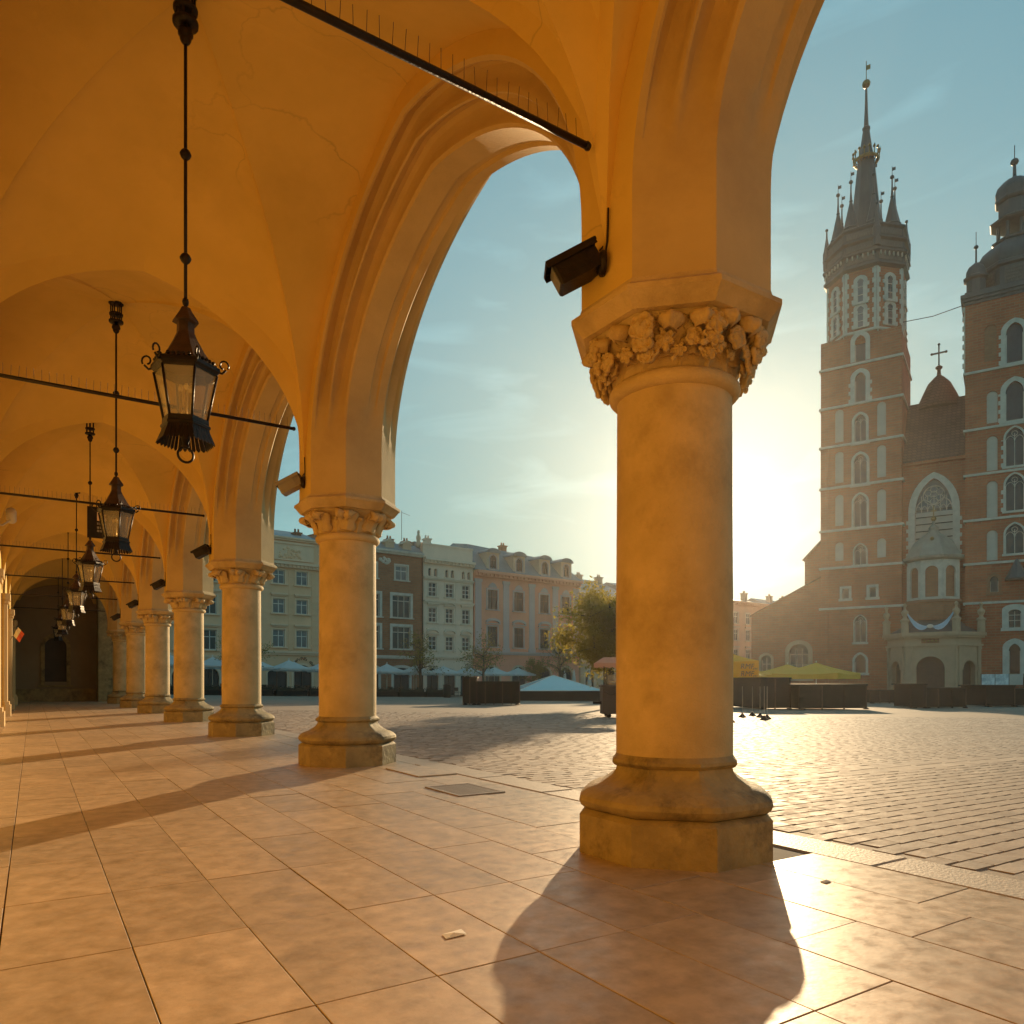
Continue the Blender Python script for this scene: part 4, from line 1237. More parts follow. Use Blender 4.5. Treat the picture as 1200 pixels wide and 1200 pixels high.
m.add([(U2,0,-2),(U2,W2,-2),(U2,W2,45.2),(U2,0,45.2),(U2+W2,0,-2),(U2+W2,W2,-2),(U2+W2,W2,45.2),(U2+W2,0,45.2)], [(0,3,2,1),(4,5,6,7),(1,2,6,5),(3,7,6,2)])
m.build('right_tower', BRICK, ch)
for z, h, w, nx, kw in rw: church_win(c2, z, w, h, nx=nx, **kw)
for u, z, w, h in nich2+br_:
    p = MB(); q = [(-w/2,0)]+arch_pts(-w/2,w/2,h,w*.5)+[(w/2,0)]; p.add([(a[0],.14,a[1]) for a in q], [tuple(range(len(q)))]); p.build('blind_niche', BLIND if (u,z,w,h) in nich2 else BRICK2, ch, L(u,0,z))
for u, z, w, h in sm2: church_win(u, z, w, h, nx=1, sur=.3, sur_m=BRICK2, sill=.4)
window(ch, c2, 7.0, 1.2, 2.1, L(), rise=.4, sur=.6, sur_m=LIME, fr_m=LIME, gl_m=GLASS_D, nx=2, bars=(.3,.6), proud=.12, depth=.3, sill=.35)
for z in (37.0, 30.3, 25.0, 19.7, 14.6, 10.0):
    m = MB(); m.box(U2-.2, U2+W2+.2, -.22, 0, z-.13, z+.13); m.box(U2-.2, U2, 0, W2, z-.13, z+.13); m.build('string_course', LIME, ch)
m = MB()
for i in range(14): m.box(U2-.28 if i % 2 else U2-.12, U2-.002, .02, .35, 37.3+.55*i, 37.8+.55*i)
m.build('quoin_strip', LIME, ch)
T2 = L(c2, W2/2, 46.5) @ Matrix.Diagonal((1, 1, .9, 1)) @ L(0, 0, -46.5)
m = MB(); hw = W2/2
for e, z0, z1 in ((.12,44.9,45.3),(.3,45.3,45.7),(.45,45.7,46.2),(.05,46.2,46.6)): m.box(-hw-e, hw+e, -hw-e, hw+e, z0, z1, 0, T2)
m.build('tower_cornice', COPPER, ch)
m = MB(); m.octo([(3.5,46.5,1),(3.5,49.6,1),(3.8,49.8,1),(3.8,50.2,1),(3.6,50.4,1),(3.75,51.0,.8),(3.65,51.8,.8),(3.2,52.7,.8),(2.5,53.4,.8),(2.1,53.7,1),(2.25,53.9,1),(2.25,54.1,1),(2.0,54.2,1)], 0, T2, 64); autosmooth(m.build('lead_helmet', COPPER, ch), 28)
for k in range(8):
    a = -PI/2+k*PI/4; Tf = T2 @ Matrix.Rotation(a+PI/2, 4, 'Z')
    m = MB(); m.box(-.95,.95,-3.62,-3.5,47.0,49.3); 
    for i in range(5): m.box(-.85,.85,-3.68,-3.62,47.2+.42*i,47.35+.42*i)
    m.build('louvre_panel', GALW, ch, Tf)
m = MB()
for k in range(8):
    a = PI/8+k*PI/4; x, y = 1.75*math.cos(a), 1.75*math.sin(a)
    m.loft([(.24,54.1),(.2,54.4),(.2,56.2),(.26,56.4)], 8, 0, T2 @ L(x,y,0))
m.build('lantern_columns', COPPER, ch)
m = MB(); m.octo([(2.0,56.3,1),(2.35,56.5,1),(2.45,56.7,1),(1.75,57.2,1),(1.6,57.3,1),(1.6,59.2,1),(1.85,59.35,1),(1.95,59.6,1),(1.85,60.0,.8),(1.95,60.6,.7),(1.75,61.4,.7),(1.2,62.1,.6),(.5,62.5,.5),(.2,62.9,0),(.16,64.4,0)], 0, T2, 64); m.ball((0,0,64.8), .45, 10, 7, 0, T2); m.tube([(0,0,65),(0,0,67)], .05, 5, 0, T2); autosmooth(m.build('lead_lantern', COPPER, ch), 28)
for sx, sy in ((-1,-1),(1,-1),(1,1),(-1,1)):
    x, y = sx*3.75, sy*3.75
    m = MB(); m.octo([(.95,46.5,1),(.95,48.3,1),(1.25,48.5,1),(1.25,48.75,1),(1.05,48.9,.6),(1.0,49.6,.5),(.75,50.2,.4),(.3,50.6,.3),(.1,50.8,0),(.09,52.6,0)], 0, T2 @ L(x,y,0), 32); m.ball((x,y,52.8), .26, 8, 6, 0, T2); m.tube([(x,y,52.8),(x,y,54.8)], .04, 5, 0, T2)
    autosmooth(m.build('corner_turret', COPPER, ch), 28)

# baroque porch, half hexagon, with finials, drape and the loggia above it
PZ = 6.6
pts = [(UC-4.9, 0), (UC-2.6, -3.4), (UC+2.6, -3.4), (UC+4.9, 0)]
PORCH = mat('porch_stone', (.50,.34,.22), .85, .12, .8, (.28,.2,.13), .5, .8)
for i in range(3):
    a, b = Vector(pts[i]), Vector(pts[i+1]); d = b-a; ln = d.length
    Tp = Matrix.Translation((a.x, a.y, 0)) @ Matrix.Rotation(math.atan2(d.y, d.x), 4, 'Z')
    w = 2.9 if i == 1 else 2.1; h = 5.1 if i == 1 else 4.6
    m = MB(); wall_geo(m, ln, PZ, [hole(ln/2, -1.3, w, h, w*.5)], Tp, 0, .6, z0=-1.3)
    for u in (.28, ln-.28-.42):
        m.box(u, u+.42, -.16, 0, -1.3, 4.6, 0, Tp); m.box(u-.08, u+.5, -.24, 0, 4.6, 4.95, 0, Tp); m.box(u-.08, u+.5, -.24, 0, -1.3, -.4, 0, Tp)
    m.box(-.1, ln+.1, -.2, 0, 5.0, 5.25, 0, Tp); m.box(-.25, ln+.25, -.5, 0, 6.2, 6.6, 0, Tp); m.box(-.18, ln+.18, -.32, 0, 5.95, 6.2, 0, Tp)
    o = m.build('porch_wall', PORCH, ch)
    pa = arch_pts(ln/2-w/2-.3, ln/2+w/2+.3, h-1.3+.3, w*.5+.3); pi_ = arch_pts(ln/2-w/2, ln/2+w/2, h-1.3, w*.5)
    m = MB(); m.strip([(p[0],-.1,p[1]) for p in pa], [(p[0],-.1,p[1]) for p in pi_], 0, Tp); m.strip([(p[0],0,p[1]) for p in pa], [(p[0],-.1,p[1]) for p in pa], 0, Tp); m.build('arch_moulding', PORCH, ch)
    m = MB(); m.box(ln/2-w/2, ln/2+w/2, .58, .7, -1.3, h-1.32, 0, Tp); m.build('porch_door', DOOR, ch)
m = MB(); m.box(UC-.9, UC+.9, -3.52, -3.40, 5.35, 5.85); m.build('sign_panel', BRICK2, ch)
m = MB()
for i in range(4): m.ball((UC-.6+.4*i, -3.54, 5.6), .13, 8, 5, sc=(1,.3,1))
m.build('gilt_ornament', GOLD, ch)
m = MB(); m.add([(p[0], p[1], PZ) for p in pts] + [(UC-2.2, 0.9, 8.4), (UC+2.2, .9, 8.4), (UC-1.4, -1.2, 8.2), (UC+1.4, -1.2, 8.2)], [(0,1,6,4),(1,2,7,6),(2,3,5,7),(6,7,5,4)]); m.build('porch_roof', COPPER, ch)
for p in pts:
    m = MB(); m.loft([(.42,PZ),(.42,7.9),(.5,8.0),(.5,8.15),(.25,8.3),(.2,8.5),(.4,8.9),(.4,9.1),(.15,9.35),(.12,9.6),(.24,9.85),(.05,10.1)], 8, 0, L(p[0], p[1]-.05 if p[1] else -.6, 0), False); m.build('finial', PORCH, ch)
v = []
for sgn in (-1, 1):
    v = []
    for i in range(9):
        s = i/8; x = UC + sgn*(.25 + 2.3*s); z = 7.35 + 2.0*s**2.1; wd = .16 + .55*math.sin(PI*min(1,s*1.05))**.8
        for k in range(5): v.append((x, -3.62+.10*math.sin(k*2.4+s*3), z - wd*k/4))
    f = [(i*5+k, i*5+k+1, (i+1)*5+k+1, (i+1)*5+k) for i in range(8) for k in range(4)]
    m = MB(); m.add(v, f, 0, None, True); m.add([(a[0],a[1]+.05,a[2]) for a in v], [q[::-1] for q in f], 0, None, True); m.build('drape', BLUE_D, ch)
m = MB(); m.ball((UC,-3.62,7.3), .26, 8, 6, sc=(1.4,.5,.9)); m.build('rosette', WHITE_P, ch)
# loggia
Tl = L(UC, 1.0, 0)
m = MB(); m.octo([(2.75,8.2,1),(2.75,10.2,1),(2.95,10.3,1),(2.95,10.6,1)], 0, Tl, 64); autosmooth(m.build('loggia_base', BRICK2, ch), 25)
m = MB(); m.octo([(2.3,10.5,1),(2.3,15.2,1)], 0, Tl, 64, smooth=False); m.build('loggia_core', BRICK2, ch)
for k in (6, 7, 0, 1, 2, 3, 4, 5):
    a = k*PI/4; Tf = Tl @ Matrix.Rotation(a+PI/2, 4, 'Z'); hw = 2.7*math.tan(PI/8)
    m = MB(); wall_geo(m, 2*hw, 15.4, [hole(hw, 10.9, 1.35, 3.7, .67)], Tf @ L(-hw, -2.7, 0), 0, .25, z0=10.5)
    for s in (.02, 2*hw-.22): m.box(s, s+.2, -.08, 0, 10.6, 14.9, 0, Tf @ L(-hw, -2.7, 0))
    m.build('loggia_arcade', LIME if k in (6,7,5) else PORCH, ch)
m = MB(); m.octo([(2.8,15.3,1),(3.15,15.5,1),(3.2,15.8,1),(2.9,15.9,1),(2.6,16.6,.9),(2.1,17.6,.8),(1.4,18.3,.8),(.8,18.7,.7),(.5,19.2,.6),(.55,19.5,.5),(.2,19.9,0),(.12,20.4,0)], 0, Tl, 64); autosmooth(m.build('loggia_dome', DOMEM, ch), 28)
m = MB(); m.ball((0,0,20.6), .3, 8, 6, 0, Tl); m.box(-.05,.05,-.05,.05,20.8,22.2,0,Tl); m.box(-.3,.3,-.04,.04,21.5,21.62,0,Tl); m.ball((0,-2.1,17.9), .22, 8, 5, 0, Tl); m.build('gilt_finial', GOLD, ch)
# cable between the towers
m = MB(); m.tube([(W1+.05, .6, 45.2), (UC, .5, 45.0), (U2-.02, .6, 45.5)], .045, 6); m.build('cable', IRON, ch)
# little turret canopy on the right tower
m = MB(); m.loft([(1.1,10.2),(1.15,10.4),(.1,12.6)], 8, 0, L(c2+.2, -.5, 2.2), False); m.build('canopy', COPPER, ch)
# north aisle and side chapel stepping down to the left
m = MB(); 
m.add([(-2.2,1,-2),(0,1,-2),(0,1,19.2),(-2.2,1,17.0),(-2.2,9,-2),(0,9,-2),(0,9,19.2),(-2.2,9,17.0)], [(0,1,2,3),(0,3,7,4)]); 
m.build('aisle_buttress', BRICK, ch)
m = MB(); m.add([(-2.5,.7,16.9),(0,.7,19.5),(0,9,19.5),(-2.5,9,16.9)],[(0,1,2,3)]); m.build('aisle_roof', TILEROOF, ch)
m = MB(); wall_geo(m, 9.0, 9.9, [hole(6.2, 1.2, 2.4, 4.6, 1.2), hole(2.0, 1.4, 1.3, 3.0, .65)], L(-9.0, .4, 0), 0, .4, z0=-2)
m.add([(-9,.4,9.9),(0,.4,9.9),(0,.4,14.4),(-2.2,.4,13.3)], [(0,1,2,3)])
m.add([(-9,.4,-2),(-9,12,-2),(-9,12,9.9),(-9,.4,9.9)],[(0,3,2,1)])
m.build('side_chapel', BRICK, ch)
m = MB(); m.add([(-9.3,.1,9.75),(-2.2,.1,13.4),(0,.1,14.5),(0,12,14.5),(-2.2,12,13.4),(-9.3,12,9.75)],[(0,1,4,5),(1,2,3,4)]); m.build('chapel_roof', TILEROOF, ch)
window(ch, -9+6.2, 1.2, 2.4, 4.6, L(0,.4,0), rise=1.2, sur=.5, sur_m=PORCH, fr_m=LIME, gl_m=GLASS_D, nx=3, bars=(.3,.6), proud=.15, depth=.35, sill=.3)
window(ch, -9+2.0, 1.4, 1.3, 3.0, L(0,.4,0), rise=.65, sur=.3, sur_m=PORCH, fr_m=LIME, gl_m=GLASS_D, nx=2, bars=(.4,), proud=.1, depth=.35, sill=.25)
# ---------------------------------------------------------------- row of town houses on the north side
HU = Vector((.9946, .1040, 0)); HANG = math.atan2(.104, .9946)
ROW = Vector((45.0, 78.0, 0))
def house(name, x0, label):
    p = ROW + HU*((x0-45.0)/.9946)
    t = thing(name, label, 'house', (p.x, p.y, -.105), HANG, 'town houses along the square')
    return t
def shell(t, W, H, D, m_wall, holes, z0=-1.6):
    m = MB(); wall_geo(m, W, H, holes, None, 0, .25, z0=z0)
    m.add([(0,0,z0),(0,D,z0),(0,D,H),(0,0,H),(W,0,z0),(W,D,z0),(W,D,H),(W,0,H)], [(0,3,2,1),(4,5,6,7),(1,2,6,5),(3,7,6,2)])
    return m.build('wall', m_wall, t)
def cornice(t, W, z, h, e, M, dent=0, name='cornice'):
    m = MB()
    m.box(-.01, W+.01, -e, 0, z+h*.5, z+h); m.box(.002, W-.002, -e*.6, 0, z, z+h*.5)
    if dent:
        x = .2
        while x < W-.2: m.box(x, x+.16, -e*.85, -e*.6-.002, z+h*.12, z+h*.5-.004); x += dent
    return m.build(name, M, t)
def shopfront(t, x, w, h, M_s, rise, sign=None):
    o = window(t, x, -1.2, w, h, L(), rise=rise, sur=.22, sur_m=M_s, fr_m=TIMBER, gl_m=GLASS_D, nx=2, bars=(), proud=.06, depth=.22, sill=0, name='shop_arch')
    return o
def pitched_roof(t, W, D, z, rise, M, e=.35, hip=0):
    m = MB(); m.add([(-.1,-e,z),(W+.1,-e,z),(W+.1-hip,D*.45,z+rise),(-.1+hip,D*.45,z+rise),(W+.1,D,z),(-.1,D,z)], [(0,1,2,3),(3,2,4,5),(0,3,5),(1,4,2)])
    return m.build('roof', M, t)
def chimney(t, x, y, z, w=.7, h=1.6, M=None):
    m = MB(); m.box(-w/2,w/2,-.4,.4,0,h); m.box(-w/2-.1,w/2+.1,-.5,.5,h,h+.15)
    for s in (-.18,.18): m.loft([(.12,h+.15),(.1,h+.55)], 8, 0, L(s,0,0))
    return m.build('chimney', M or BRICK2, t, L(x,y,z))

# dark ochre house at far left, seen in slivers between the columns
W = 13.5; t = house('town_house', 4.9, 'ochre town house seen in slivers between the farther columns')
us = [1.6+2.55*i for i in range(5)]
hs = [hole(u, z, 1.25, h) for u in us for z, h in ((3.9,1.9),(7.3,1.8),(10.4,1.6))] + [hole(u, -1.2, 1.7, 3.4, .85) for u in us]
shell(t, W, 13.8, 12, BEIGE, hs); cornice(t, W, 13.2, .7, .5, BEIGE_T, .4); cornice(t, W, 3.0, .35, .2, BEIGE_T, name='string_course')
for u in us:
    for z, h in ((3.9,1.9),(7.3,1.8),(10.4,1.6)): window(t, u, z, 1.25, h, L(), sur=.16, sur_m=BEIGE_T, fr_m=WINFRAME, gl_m=GLASS_D, head='flat')
    shopfront(t, u, 1.7, 3.4, BEIGE_T, .85)
pitched_roof(t, W, 12, 13.9, 2.6, ROOF_G); chimney(t, 4, 4, 15.3)

# beige house with a relief in its attic
W = 6.6; t = house('town_house', 18.5, 'beige four storey house with a sculpted attic relief and arched bar entrance')
us = [2.25, 4.68]
rowsz = ((4.35,1.75,'flat'),(7.75,1.45,'flat'),(10.7,1.4,None))
hs = [hole(u, z, 1.2, h) for u in us for z, h, hd in rowsz] + [hole(2.1, -1.2, 2.0, 3.3, .4), hole(4.75, -1.2, 1.9, 3.75, .95)]
shell(t, W, 15.2, 12, BEIGE, hs)
for u in us:
    for z, h, hd in rowsz: window(t, u, z, 1.2, h, L(), sur=.17, sur_m=BEIGE_T, fr_m=WINFRAME, gl_m=GLASS_L, head=hd)
window(t, 2.1, -1.2, 2.0, 3.3, L(), rise=.4, sur=.15, sur_m=BEIGE_T, fr_m=TIMBER, gl_m=GLASS_D, nx=2, bars=(), sill=0, name='shop_arch')
shopfront(t, 4.75, 1.9, 3.75, BEIGE_T, .95)
cornice(t, W, 12.35, .6, .5, BEIGE_T, .42); cornice(t, W, 3.55, .4, .28, BEIGE_T, name='string_course'); cornice(t, W, 15.1, .35, .35, BEIGE_T)
for z in [4.0+.62*i for i in range(13)]:      # rusticated courses
    for a, b in ((0.02,1.2),(3.25,3.7),(5.7,W-.02)):
        m = MB(); m.box(a, b, -.035, -.001, z, z+.54); m.build('rusticated_course', BEIGE, t)
m = MB(); m.box(1.0, 5.9, -.10, 0, 13.15, 14.9); m.box(1.0,5.9,-.2,-.1,14.75,14.95); m.box(1.0,5.9,-.2,-.1,13.1,13.25); m.build('attic_panel', BEIGE_T, t)
m = MB(); q = random.Random(3)
for k in range(46):
    a = q.uniform(0, PI); r = q.uniform(.1, 1)
    m.ball((3.45+r*1.25*math.cos(a), -.12, 13.3+r*1.25*math.sin(a)), q.uniform(.08,.2), 7, 4, sc=(1,.5,1))
m.build('relief', BEIGE, t)
pitched_roof(t, W, 12, 15.45, 1.7, ROOF_G); chimney(t, 5.2, 2.6, 15.6, .7, .8)
def letters(t, text, place, M, size, name='letter'):
    for i, chx in enumerate(text):
        if chx == ' ': continue
        cu = bpy.data.curves.new('letter', 'FONT'); cu.body = chx; cu.size = size; cu.extrude = .01; cu.align_x = 'CENTER'; cu.materials.append(M)
        o = text_obj(name, cu); o.parent = t; o.matrix_local = place(i)
n = 11
def pl(i):
    a = R(158 - 136*i/(n-1)); r = 1.5
    return L(4.75+r*math.cos(a), -.09, 1.55+r*math.sin(a)) @ Matrix.Rotation(-(PI/2-a), 4, 'Y') @ Matrix.Rotation(PI/2, 4, 'X')
letters(t, 'E REINS BAR', lambda i: pl(i), IRON, .5)

# brown brick house
W = 12.3; t = house('town_house', 25.2, 'brown brick town house with stone framed triple windows and a carved eagle')
us = [1.9, 5.7, 9.6]
hs = []
for u in us: hs += [hole(u, 12.2, 1.5, 1.6), hole(u, 8.0, 2.3, 2.5), hole(u, 4.5, 2.3, 2.5), hole(u, -1.2, 2.0, 3.6, .3)]
shell(t, W, 15.2, 12, BRICK2, hs)
for u in us:
    window(t, u, 12.2, 1.5, 1.6, L(), sur=.2, sur_m=LIME, fr_m=WINFRAME, gl_m=GLASS_L, nx=2, bars=(.35,))
    for z in (8.0, 4.5): window(t, u, z, 2.3, 2.5, L(), sur=.3, sur_m=LIME, fr_m=LIME, gl_m=GLASS_D, nx=3, bars=(.25,))
    window(t, u, -1.2, 2.0, 3.6, L(), rise=.3, sur=.3, sur_m=LIME, fr_m=TIMBER, gl_m=GLASS_D, nx=2, bars=(), sill=0, name='shop_arch')
cornice(t, W, 15.0, .45, .45, LIME); cornice(t, W, 3.4, .35, .2, LIME, name='string_course')
m = MB(); q = random.Random(6)
for k in range(22):
    s = q.uniform(-1,1); m.ball((7.6+s*.75, -.05, 14.15+.3*(1-abs(s))*q.uniform(-1.6,1)+.15), q.uniform(.12,.2), 7, 4, sc=(1,.5,1))
m.build('carved_eagle', LIME, t)
m = MB(); m.add([(0,-.3,15.45),(W,-.3,15.45),(W,1.2,16.5),(0,1.2,16.5),(W,9,16.9),(0,9,16.9)], [(0,1,2,3),(3,2,4,5)]); m.build('roof', ROOF_G, t)
for x in (5.5, 8.2, 10.4):
    m = MB(); m.box(x-.55,x+.55,.1,1.6,15.5,16.3); m.prism([(x-.7,16.3),(x+.7,16.3),(x,16.8)], .0, 1.6); m.build('roof_dormer', PALE, t)
for x in (6.6, 9.4, 11.6): chimney(t, x, 2.5, 16.4, .7, .6)
m = MB(); m.tube([(10.5,1.5,17),(10.5,1.5,20.4)], .03, 5); m.tube([(10.5,1.5,20.2),(11.6,1.5,20.0)], .02, 4); m.build('aerial', IRON, t)
m = MB(); m.loft([(.3,0),(.35,.4),(.2,.7),(.28,1.0),(.25,1.3),(.12,1.5),(.18,1.7),(.1,1.95)], 8, 0, L(12.0,.3,16.2)); m.build('roof_figure', PALE, t)
m = MB(); m.tube([(W-.06,-.18,-1),(W-.06,-.18,15.2)], .07, 6); m.build('drainpipe', IRON, t)

# cream white house
W = 7.0; t = house('town_house', 37.6, 'cream white narrow house with pediments over its middle windows and small paired attic windows')
us = [1.25, 3.6, 5.95]
hs = []
for u in us:
    hs += [hole(u, z, 1.1, h) for z, h in ((4.5,1.6),(7.7,1.7),(10.7,1.6))] + [hole(u, -1.2, 1.6, 3.6, .8)] + [hole(u+s, 13.0, .4, .95, .2) for s in (-.4,.4)]
shell(t, W, 15.0, 12, CREAM, hs)
for u in us:
    for (z, h), hd in zip(((4.5,1.6),(7.7,1.7),(10.7,1.6)), ('seg', 'tri' if u == 3.6 else 'flat', None)):
        window(t, u, z, 1.1, h, L(), sur=.16, sur_m=CREAM_T, fr_m=WINFRAME, gl_m=GLASS_D, head=hd, nx=2, bars=(.35,.66))
    shopfront(t, u, 1.6, 3.6, CREAM_T, .8)
    for s in (-.4, .4): window(t, u+s, 13.0, .4, .95, L(), rise=.2, sur=.07, sur_m=CREAM_T, fr_m=CREAM_T, gl_m=GLASS_D, nx=1, bars=(), sill=.06)
cornice(t, W, 14.5, .6, .6, CREAM_T, .5); cornice(t, W, 12.6, .3, .25, CREAM_T, name='string_course'); cornice(t, W, 9.9, .3, .3, CREAM_T, name='string_course'); cornice(t, W, 3.5, .35, .25, CREAM_T, name='string_course')
m = MB(); m.box(0, W, .1, .6, 15.1, 16.6); m.box(-.05,W+.05,.02,.7,16.6,16.8); m.build('parapet', CREAM, t)
m = MB(); m.box(0, W, .7, 11, 15.1, 15.4); m.add([(0,2,17.2),(W,2,17.2),(W,9,17.2),(0,9,17.2),(0,2,15.4),(W,2,15.4)], [(0,1,2,3),(4,5,1,0)]); m.build('roof', ROOF_G, t)
for z in [4.0+.45*i for i in range(21)]:
    if 9.6 < z < 10.2 or z > 12.4: continue
    for a, b in ((.02,.42),(2.1,2.75),(4.45,5.1),(6.8,W-.02)):
        m = MB(); m.box(a, b, -.03, -.001, z, z+.4); m.build('rusticated_course', CREAM, t)
chimney(t, 3, 4, 17.2, .7, .8, CREAM)

# salmon pink house with dormers
W = 17.4; t = house('town_house', 44.75, 'salmon pink palace with pale pilasters, four dormers and a grey mansard roof')
us = [2.75, 6.9, 11.2, 15.0]
hs = []
for u in us: hs += [hole(u, 5.1, 1.5, 2.5), hole(u, 9.7, 1.5, 2.4), hole(u, -1.2, 2.2, 3.9, 1.1)]
shell(t, W, 14.0, 14, PINK, hs)
for u in us:
    window(t, u, 5.1, 1.5, 2.5, L(), sur=.2, sur_m=LILAC, fr_m=TIMBER, gl_m=GLASS_D, head='seg', nx=2, bars=(.35,))
    window(t, u, 9.7, 1.5, 2.4, L(), sur=.2, sur_m=LILAC, fr_m=TIMBER, gl_m=GLASS_D, nx=2, bars=(.35,))
    m = MB(); m.prism([(u-.7,12.35),(u+.7,12.35),(u+.4,12.8),(u,13.0),(u-.4,12.8)], -.09, -.001); m.build('stucco_ornament', LILAC, t)
    shopfront(t, u, 2.2, 3.9, PALE, 1.1)
for u in (.55, 4.85, 9.05, 13.1, 16.8):
    m = MB(); m.box(u-.45,u+.45,-.10,-.001,4.6,12.9); m.box(u-.55,u+.55,-.16,-.001,12.9,13.3); m.box(u-.55,u+.55,-.16,-.001,4.5,5.0); m.build('pilaster', LILAC, t)
m = MB(); m.box(.01, W-.01, -.05, -.001, -1.4, 4.2)
o = None
cornice(t, W, 4.15, .4, .35, LILAC, name='string_course'); cornice(t, W, 13.6, .7, .8, PINK, .6)
m = MB(); m.add([(-.2,-.5,14.3),(W+.2,-.5,14.3),(W-1.4,2.6,17.2),(.8,2.6,17.9),(W-2.8,7,17.9),(1.6,7,18.7),(W+.2,14,14.3),(-.2,14,14.3)], [(0,1,2,3),(3,2,4,5),(5,4,6,7),(0,3,5,7),(1,6,4,2)]); m.build('roof', ROOF_G, t)
for u in us:
    m = MB(); wall_geo(m, 1.9, 2.3, [hole(.95,.25,1.0,1.75,.5)], L(u-.95,-.1,14.35), 0, .25)
    m.add([(u-.95,-.1,14.35),(u-.95,3,14.35),(u-.95,3,16.6),(u-.95,-.1,16.65),(u+.95,-.1,14.35),(u+.95,3,14.35),(u+.95,3,16.6),(u+.95,-.1,16.65)], [(0,3,2,1),(4,5,6,7)])
    dm = m.build('roof_dormer', PALE, t)
    tp = arch_pts(u-1.1,u+1.1,17.2,.6); m = MB(); m.strip([(p[0],-.35,p[1]) for p in tp],[(p[0],3.2,p[1]) for p in tp]); m.add([(p[0],-.35,p[1]) for p in tp],[tuple(range(len(tp)))]); m.build('dormer_roof', ROOF_G, t)
    window(t, u, 14.6, 1.0, 1.75, L(0,-.1,0), rise=.5, sur=.12, sur_m=LILAC, fr_m=TIMBER, gl_m=GLASS_D, nx=2, bars=(.35,))
chimney(t, 8.6, 5.5, 18.0, .8, .8)

# pale houses to the right, mostly behind the tree and the nearest column
for x0, W, H, M, nw, lab, rz_ in ((62.4, 10.2, 12.6, PALE, 3, 'pale house with a grey roof and chimneys just right of the salmon pink house', 3.0),
                              (73.0, 20.0, 13.6, CREAM, 6, 'cream corner house behind the nearest column, roof and side just in view', 2.0),
                              (96.0, 13.6, 14.0, BEIGE, 4, 'hazy beige house right of the nearest column, below the bright low sun', 1.2),
                              (110.2, 11.0, 13.2, PALE, 3, 'pale gabled house beside the brick church chapel, in bright haze', 2.6)):
    t = house('town_house', x0, lab)
    us = [W*(i+.5)/nw for i in range(nw)]
    hs = [hole(u, z, 1.2, 1.8) for u in us for z in (4.3, 7.6, 10.4)] + [hole(u, -1.2, 1.7, 3.6, .85) for u in us]
    shell(t, W, H, 12, M, hs); cornice(t, W, H-.5, .6, .5, M, .5); cornice(t, W, 3.3, .3, .2, M, name='string_course')
    for u in us:
        for z in (4.3, 7.6, 10.4): window(t, u, z, 1.2, 1.8, L(), sur=.16, sur_m=CREAM_T, fr_m=WINFRAME, gl_m=GLASS_D, head='flat' if z < 10 else None)
        shopfront(t, u, 1.7, 3.6, CREAM_T, .85)
    pitched_roof(t, W, 12, H+.1, rz_, ROOF_G, hip=1.5 if x0 < 70 else 0)
    for i in range(2): chimney(t, W*(.35+.4*i), 4.2, H+rz_*.6, .9, 1.5, PALE)
# ---------------------------------------------------------------- things on the square
def on(x, y, dz=0): return (x, y, ground_z(x, y) + dz)
# white terrace parasols in front of the houses
def parasol(name, label, loc, M, w, ztop, zedge, val, group, sides=4, rz=0, pole=WHITE_P):
    t = thing(name, label, 'parasol', loc, rz, group)
    m = MB()
    n = 6; v = []
    r = w/2*math.sqrt(2)
    corners = [Vector((r*math.cos(PI/4+k*PI/2), r*math.sin(PI/4+k*PI/2), zedge)) for k in range(4)]
    for k in range(4):      # each gore sags a little between its ribs
        a, b = corners[k], corners[(k+1) % 4]; grid = []
        for i in range(n+1):
            s = i/n
            for j in range(5):
                u = j/4; e = a.lerp(b, u)
                p = Vector((0,0,ztop)).lerp(e, s)
                p.z += -.10*(ztop-zedge)*math.sin(PI*s) - .06*s*math.sin(PI*u)*w/3
                grid.append(tuple(p))
        m.add(grid, [(i*5+j, (i+1)*5+j, (i+1)*5+j+1, i*5+j+1) for i in range(n) for j in range(4)], 0, None, True)
        if val:
            top, bot = [], []
            for j in range(9):
                u = j/8; e = a.lerp(b, u); z = e.z - .06*math.sin(PI*u)*w/3
                top.append((e.x, e.y, z)); bot.append((e.x*1.002, e.y*1.002, zedge-val-.03*(j % 2)))
            m.strip(top, bot)
    m.build('canopy', M, t)
    m = MB(); m.tube([(0,0,0),(0,0,ztop+.08)], .03, 8); m.ball((0,0,ztop+.1), .06, 8, 5); m.build('pole', pole, t)
    m = MB()
    for c in corners: m.tube([(0,0,ztop-.1), tuple(c*.98+Vector((0,0,-.02)))], .014, 5); m.tube([(0,0,zedge-.25), (c.x*.5,c.y*.5,(ztop+zedge)/2-.08)], .012, 5)
    m.build('ribs', pole, t)
    m = MB(); m.box(-.35,.35,-.35,.35,0,.10); m.loft([(.06,.1),(.05,.35)], 8); m.build('base', DARKBOX, t)
    return t
ORD = 'first second third fourth fifth sixth seventh eighth ninth tenth eleventh twelfth thirteenth'.split()
p0 = None
PAR = []
for k in range(12): PAR.append((9.0+3.15*k, 64.2 + .104*(9+3.15*k-20), 0))
for k in range(11): PAR.append((10.6+3.15*k, 68.0 + .104*(10+3.15*k-20), 1))
